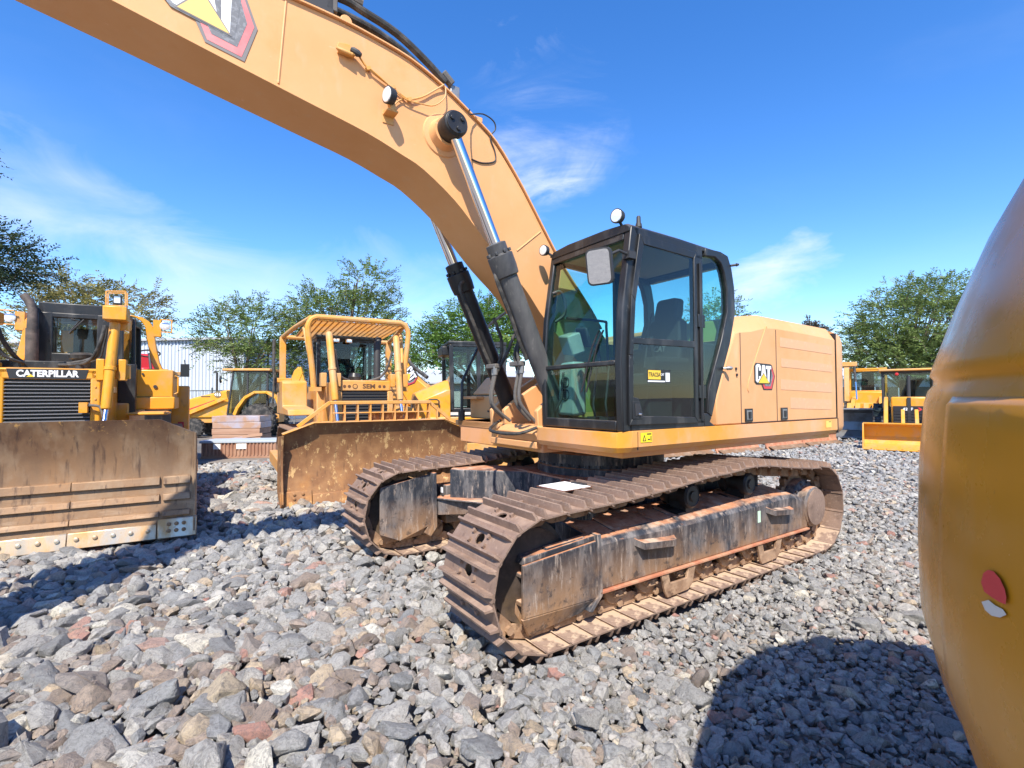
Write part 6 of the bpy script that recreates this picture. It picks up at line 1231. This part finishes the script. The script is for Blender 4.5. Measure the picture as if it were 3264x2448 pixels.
# ------------------------------------------------------------------ trees
def leaf_mat(name, c0, c1, c2):
    m = bpy.data.materials.new(name); m.use_nodes = True; N, L = m.node_tree.nodes, m.node_tree.links; bs = N['Principled BSDF']; bs.inputs['Roughness'].default_value = .6; bs.inputs['Specular IOR Level'].default_value = .25
    a = N.new('ShaderNodeAttribute'); a.attribute_name = 'tone'; r = N.new('ShaderNodeValToRGB'); L.new(a.outputs['Fac'], r.inputs[0])
    r.color_ramp.elements[0].color = (*c0, 1); r.color_ramp.elements[1].color = (*c2, 1); e = r.color_ramp.elements.new(.5); e.color = (*c1, 1); L.new(r.outputs[0], bs.inputs['Base Color'])
    t = N.new('ShaderNodeBsdfTranslucent'); L.new(r.outputs[0], t.inputs[0]); mx = N.new('ShaderNodeMixShader'); mx.inputs[0].default_value = .3; L.new(bs.outputs[0], mx.inputs[1]); L.new(t.outputs[0], mx.inputs[2]); L.new(mx.outputs[0], N['Material Output'].inputs[0]); return m
LEAF = {'green': leaf_mat('green_leaves', (.075, .115, .035), (.16, .225, .065), (.27, .345, .105)), 'bright': leaf_mat('bright_green_leaves', (.055, .12, .02), (.12, .22, .04), (.2, .32, .06)),
        'olive': leaf_mat('olive_leaves', (.11, .11, .035), (.23, .21, .065), (.36, .32, .11)), 'dark': leaf_mat('dark_leaves', (.018, .035, .018), (.035, .06, .028), (.07, .10, .04)), 'brown': leaf_mat('brownish_leaves', (.05, .04, .03), (.09, .07, .05), (.13, .11, .07))}
def tree(label, base, blobs, kind, nspray, seed, leaf=.10, trunk_r=.2, group='trees around the yard', spread=1.0):
    g_ = np.random.default_rng(seed); t_ = thing('tree', label, 'tree', (base[0], base[1], 0), 0, group)
    w = np.array([b_[1][0] * b_[1][1] * b_[1][2] for b_ in blobs]) ** .75; w /= w.sum()
    q = MB(); ctr = Vector((0, 0, 0)); tips = []
    top_z = min(b_[0][2] - b_[1][2] * .6 for b_ in blobs); fork = Vector((g_.normal(0, .2), g_.normal(0, .2), max(1.2, top_z * .55)))
    q.tube([(0, 0, -.05), tuple(fork * .5 + Vector((.08, 0, 0))), tuple(fork)], [trunk_r, trunk_r * .8, trunk_r * .65], 9, 0)
    for bi, (c_, r_) in enumerate(blobs):
        for k in range(7):
            d_ = g_.normal(size=3); d_ /= np.linalg.norm(d_); d_[2] = abs(d_[2]) * .8 - .15; e = Vector(c_) + Vector(d_ * np.array(r_) * .8)
            mid = fork.lerp(e, .45) + Vector((0, 0, .25 * (e - fork).length * .3)); q.tube([tuple(fork), tuple(mid), tuple(e)], [trunk_r * .45, trunk_r * .26, .025], 6, 3); tips.append((mid, e))
    n_ = 9; ci = g_.choice(len(blobs), size=nspray, p=w); Cc = np.array([b_[0] for b_ in blobs], float)[ci]; Rr = np.array([b_[1] for b_ in blobs], float)[ci]
    d_ = g_.normal(size=(nspray, 3)); d_ /= np.linalg.norm(d_, axis=1)[:, None]; d_[:, 2] = np.where(d_[:, 2] < -.55, d_[:, 2] * .5, d_[:, 2]); rad = g_.uniform(.35, 1.0, nspray) ** .5
    lump = 1 + .22 * np.sin(3.1 * d_[:, 0] + 5 * d_[:, 1] + seed) * np.cos(4.3 * d_[:, 2] + seed * 2); P0 = Cc + d_ * Rr * (rad * lump)[:, None]
    unit = lambda a: a / (np.linalg.norm(a, axis=-1, keepdims=True) + 1e-6)
    out_ = unit(d_ * np.array([1, 1, .55]) + g_.normal(0, .45, (nspray, 3)) + np.array([0, 0, .18])); Ls = g_.uniform(.5, 1.25, nspray) * spread
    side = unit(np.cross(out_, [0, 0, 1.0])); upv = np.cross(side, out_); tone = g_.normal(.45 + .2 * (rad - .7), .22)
    for i in np.nonzero((rad > .72) & (g_.random(nspray) < .3))[0]: q.tube([tuple(P0[i] - out_[i] * .2), tuple(P0[i] + out_[i] * Ls[i])], [.018, .006], 3)
    s_ = ((np.arange(n_) + .5) / n_)[None, :, None, None]; sg = np.array([-1, 1])[None, None, :, None]; X = lambda a: a[:, None, None, :]
    sh = (nspray, n_, 2)
    cpos = X(P0) + X(out_ * Ls[:, None]) * s_ - np.array([0, 0, .16]) * s_ * s_ * Ls[:, None, None, None] + 0 * sg
    dv = unit(X(side) * sg + X(out_) * .55 + X(upv) * g_.normal(0, .45, sh + (1,))); nv = unit(np.cross(dv, X(upv) + g_.normal(0, .5, sh + (3,))))
    ln = leaf * g_.uniform(1.2, 2.2, sh + (1,)); wd = leaf * g_.uniform(.45, .8, sh + (1,))
    V = np.stack([cpos, cpos + dv * ln * .5 + nv * wd * .5, cpos + dv * ln, cpos + dv * ln * .5 - nv * wd * .5], axis=3).reshape(-1, 3)
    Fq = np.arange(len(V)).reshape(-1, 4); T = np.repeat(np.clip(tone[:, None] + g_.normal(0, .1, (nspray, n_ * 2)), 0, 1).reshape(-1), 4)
    q.build('trunk', M['bark'], t_)
    V = np.array(V, dtype=np.float32); Fq = np.array(Fq, dtype=np.int32); me = bpy.data.meshes.new('crown'); me.vertices.add(len(V)); me.vertices.foreach_set('co', V.ravel()); me.loops.add(Fq.size); me.loops.foreach_set('vertex_index', Fq.ravel()); me.polygons.add(len(Fq)); me.polygons.foreach_set('loop_start', np.arange(0, Fq.size, 4, dtype=np.int32))
    me.update(calc_edges=True); at = me.attributes.new('tone', 'FLOAT', 'POINT'); at.data.foreach_set('value', np.array(T, dtype=np.float32)); me.materials.append(LEAF[kind]); o = bpy.data.objects.new('crown', me); COL.objects.link(o); o.parent = t_
    return t_
tree('tall dark tree cut by the left edge of the picture', (-20.4, 18), [((.4, 0, 6.9), (2.2, 2.0, 1.2)), ((-1.2, 0, 8.0), (1.6, 1.6, 1.1)), ((-.6, 0, 10.9), (1.1, 1, .7))], 'dark', 1100, 3, 0.095)
tree('olive-brown feathery tree behind the left bulldozer', (-22.6, 27), [((0, 0, 6.3), (3.4, 2.4, 1.6)), ((-3.2, 0, 4.6), (2.4, 2.0, 1.6)), ((-1.6, 0, 7.6), (1.5, 1.3, 1.0))], 'olive', 1105, 5, 0.106)
tree('grey-green spreading tree right of the warehouse', (-16.1, 30.5), [((-.3, 0, 5.6), (2.9, 2.4, 2.1)), ((1.2, .3, 4.0), (2.6, 2.2, 1.4))], 'green', 1001, 8, 0.106)
tree('tall feathery green tree behind the tubular canopy', (-10.6, 31), [((.2, 0, 6.0), (3.6, 2.8, 2.5)), ((1.5, 0, 8.6), (1.7, 1.5, 1.5)), ((-1.9, 0, 6.8), (2.0, 1.7, 1.5)), ((1.8, 0, 4.2), (2.8, 2.2, 1.6))], 'green', 1857, 11, 0.106)
tree('bright green tree behind the boom cylinders', (-1.9, 29.5), [((0, 0, 5.3), (3.3, 2.8, 2.2)), ((-2.6, 0, 4.4), (2.4, 2, 1.5)), ((1.7, 0, 5.8), (2.2, 1.8, 1.8))], 'bright', 1857, 14, 0.112)
tree('small green tree showing right of the excavator cab', (14.2, 34), [((0, 0, 6.0), (2.3, 2.2, 2.4)), ((.6, 0, 4.2), (2.6, 2.2, 1.7))], 'green', 839, 17, 0.112)
tree('broad dark green tree left of the amber counterweight', (27.2, 33.5), [((0, 0, 6.3), (4.0, 3.2, 2.9)), ((-2.4, 0, 5.0), (2.5, 2.2, 2.0)), ((1.5, 0, 8.3), (2.2, 2, 1.4)), ((2.6, 0, 5.0), (3.2, 2.4, 2.2)), ((-1.0, 0, 3.9), (3.4, 2.2, 1.2))], 'green', 3068, 20, 0.112)
tree('distant brownish tree top above the excavator tail', (35.0, 58), [((0, 0, 8.2), (2.2, 2, 2.0)), ((-4.2, 0, 7.3), (1.8, 1.8, 1.7))], 'brown', 798, 23, 0.179)

# ------------------------------------------------------------------ amber counterweight in the right foreground, the rear of another excavator
cw = thing('excavator', 'glossy amber counterweight of another excavator close up at the right edge', 'excavator', (2.3, .1, 0), 0)
prof = [(1.20, .74), (1.42, .755), (1.48, .80), (1.545, .871), (1.598, .947), (1.645, 1.035), (1.697, 1.158), (1.723, 1.278), (1.7245, 1.43), (1.719, 1.594), (1.707, 1.737), (1.699, 1.765), (1.689, 1.778), (1.688, 1.79), (1.695, 1.80), (1.690, 1.82), (1.647, 1.95), (1.586, 2.109), (1.517, 2.249), (1.46, 2.40), (1.39, 2.58), (1.28, 2.76), (1.10, 2.88), (.7, 2.96), (.01, 2.98)]  # unseen upper rings raised to lengthen the shadow cast on the gravel
q = MB(); q.lathe(prof, (0, 0, 0), (0, 0, 1), 128); q.build('counterweight', M['cwt'], cw, sharp=60)
def cw_r(z): return float(np.interp(z, [p[1] for p in prof], [p[0] for p in prof]))
def cw_hit(dx, dy, lift):
    px, py = dx * 3264 / 2212, dy * 3264 / 2212; d_ = _fw + _r2 * (px - 1632) / FPX + _u2 * (1224 - py) / FPX
    t = .3
    for _ in range(4000):
        p = Vector((0, 0, CAM_H)) + d_ * t
        if math.hypot(p.x - 2.3, p.y - .1) <= cw_r(p.z) + lift and .76 < p.z < 2.5: return Vector((p.x - 2.3, p.y - .1, p.z))
        t += .0006
    return None
def cw_patch(pts, lift): return [cw_hit(x, y, lift) for x, y in pts]
el = [(2146 + 24 * math.cos(a) - 16 * math.sin(a), 1264 + 40 * math.sin(a) + 14 * math.cos(a)) for a in np.linspace(0, 2 * math.pi, 21)[:-1]]
q = MB(); P = cw_patch([(2120, 1300), (2135, 1296), (2150, 1308), (2166, 1316), (2174, 1328), (2160, 1334), (2142, 1330), (2128, 1318)], .0145)
if all(P): q.m(1).add(P, [tuple(range(len(P)))])
P = cw_patch([(2124, 1238), (2134, 1231), (2146, 1234), (2160, 1250), (2170, 1272), (2174, 1290), (2172, 1306), (2158, 1300), (2142, 1290), (2126, 1278), (2119, 1258)], .0155)
if all(P): q.m(0).add(P, [tuple(range(len(P)))])
q.build('torn_reflector', [M['red'], mat('torn_white_film', (.6, .58, .52), .6)], cw, flat=True)
h0, h1 = cw_hit(2038, 1050, 0.0), cw_hit(2180, 1050, 0.0)
a0, a1 = math.atan2(h0.y, h0.x), math.atan2(h1.y, h1.x); sg_ = 1 if a1 > a0 else -1
zz_ = [.83, .845, .90, 1.0, 1.12, 1.26, 1.43, 1.58, 1.70, 1.738, 1.752]
secs = []
for da, lift in ((0, -.004), (.004, .006), (.012, .0105), (.03, .012)) + tuple((.03 + .05 * k, .012) for k in range(1, 22)):
    a = a0 + sg_ * da; e = [(.002 if i in (0, len(zz_) - 1) else lift) if lift > 0 else lift for i in range(len(zz_))]
    o_ = [((cw_r(z) + e[i]) * math.cos(a), (cw_r(z) + e[i]) * math.sin(a), z) for i, z in enumerate(zz_)]; i_ = [((cw_r(z) - .02) * math.cos(a), (cw_r(z) - .02) * math.sin(a), z) for z in zz_[::-1]]
    secs.append(o_ + i_)
q = MB(); q.loft(secs); q.build('lower_panel', M['cwt'], cw, sharp=60)
scr = [p for p in cw_patch([(2142, 1530), (2160, 1552), (2178, 1585), (2206, 1612)], .002) if p]
if len(scr) > 2: q = MB(); q.tube(scr, .005, 6, 3); q.build('scrape_mark', M['tread'], cw)
q = MB(); q.box(.4, 3.6, -1.4, 1.3, 1.1, 2.45); q.build('engine_housing', M['yellow'], cw, .05)
q = MB(); q.box(.6, 4.2, -1.2, 1.2, .85, 1.1); q.lathe([(.7, .7), (.7, .9)], (3.0, 0, 0), (0, 0, 1), 32); q.box(1.9, 4.1, -1.1, 1.1, .4, .75); q.build('deck_frame', M['frame'], cw, .02)
for s_ in (-1, 1): crawler_track(cw, 3.4, s_ * 1.3, 4.2, .95, .6, 40)

for o in bpy.data.objects:
    if o.name.split('.')[0] in ('edge_bolt', 'cable_clip', 'hood_bolt', 'step_tread', 'panel_lock'): o['kind'] = 'stuff'
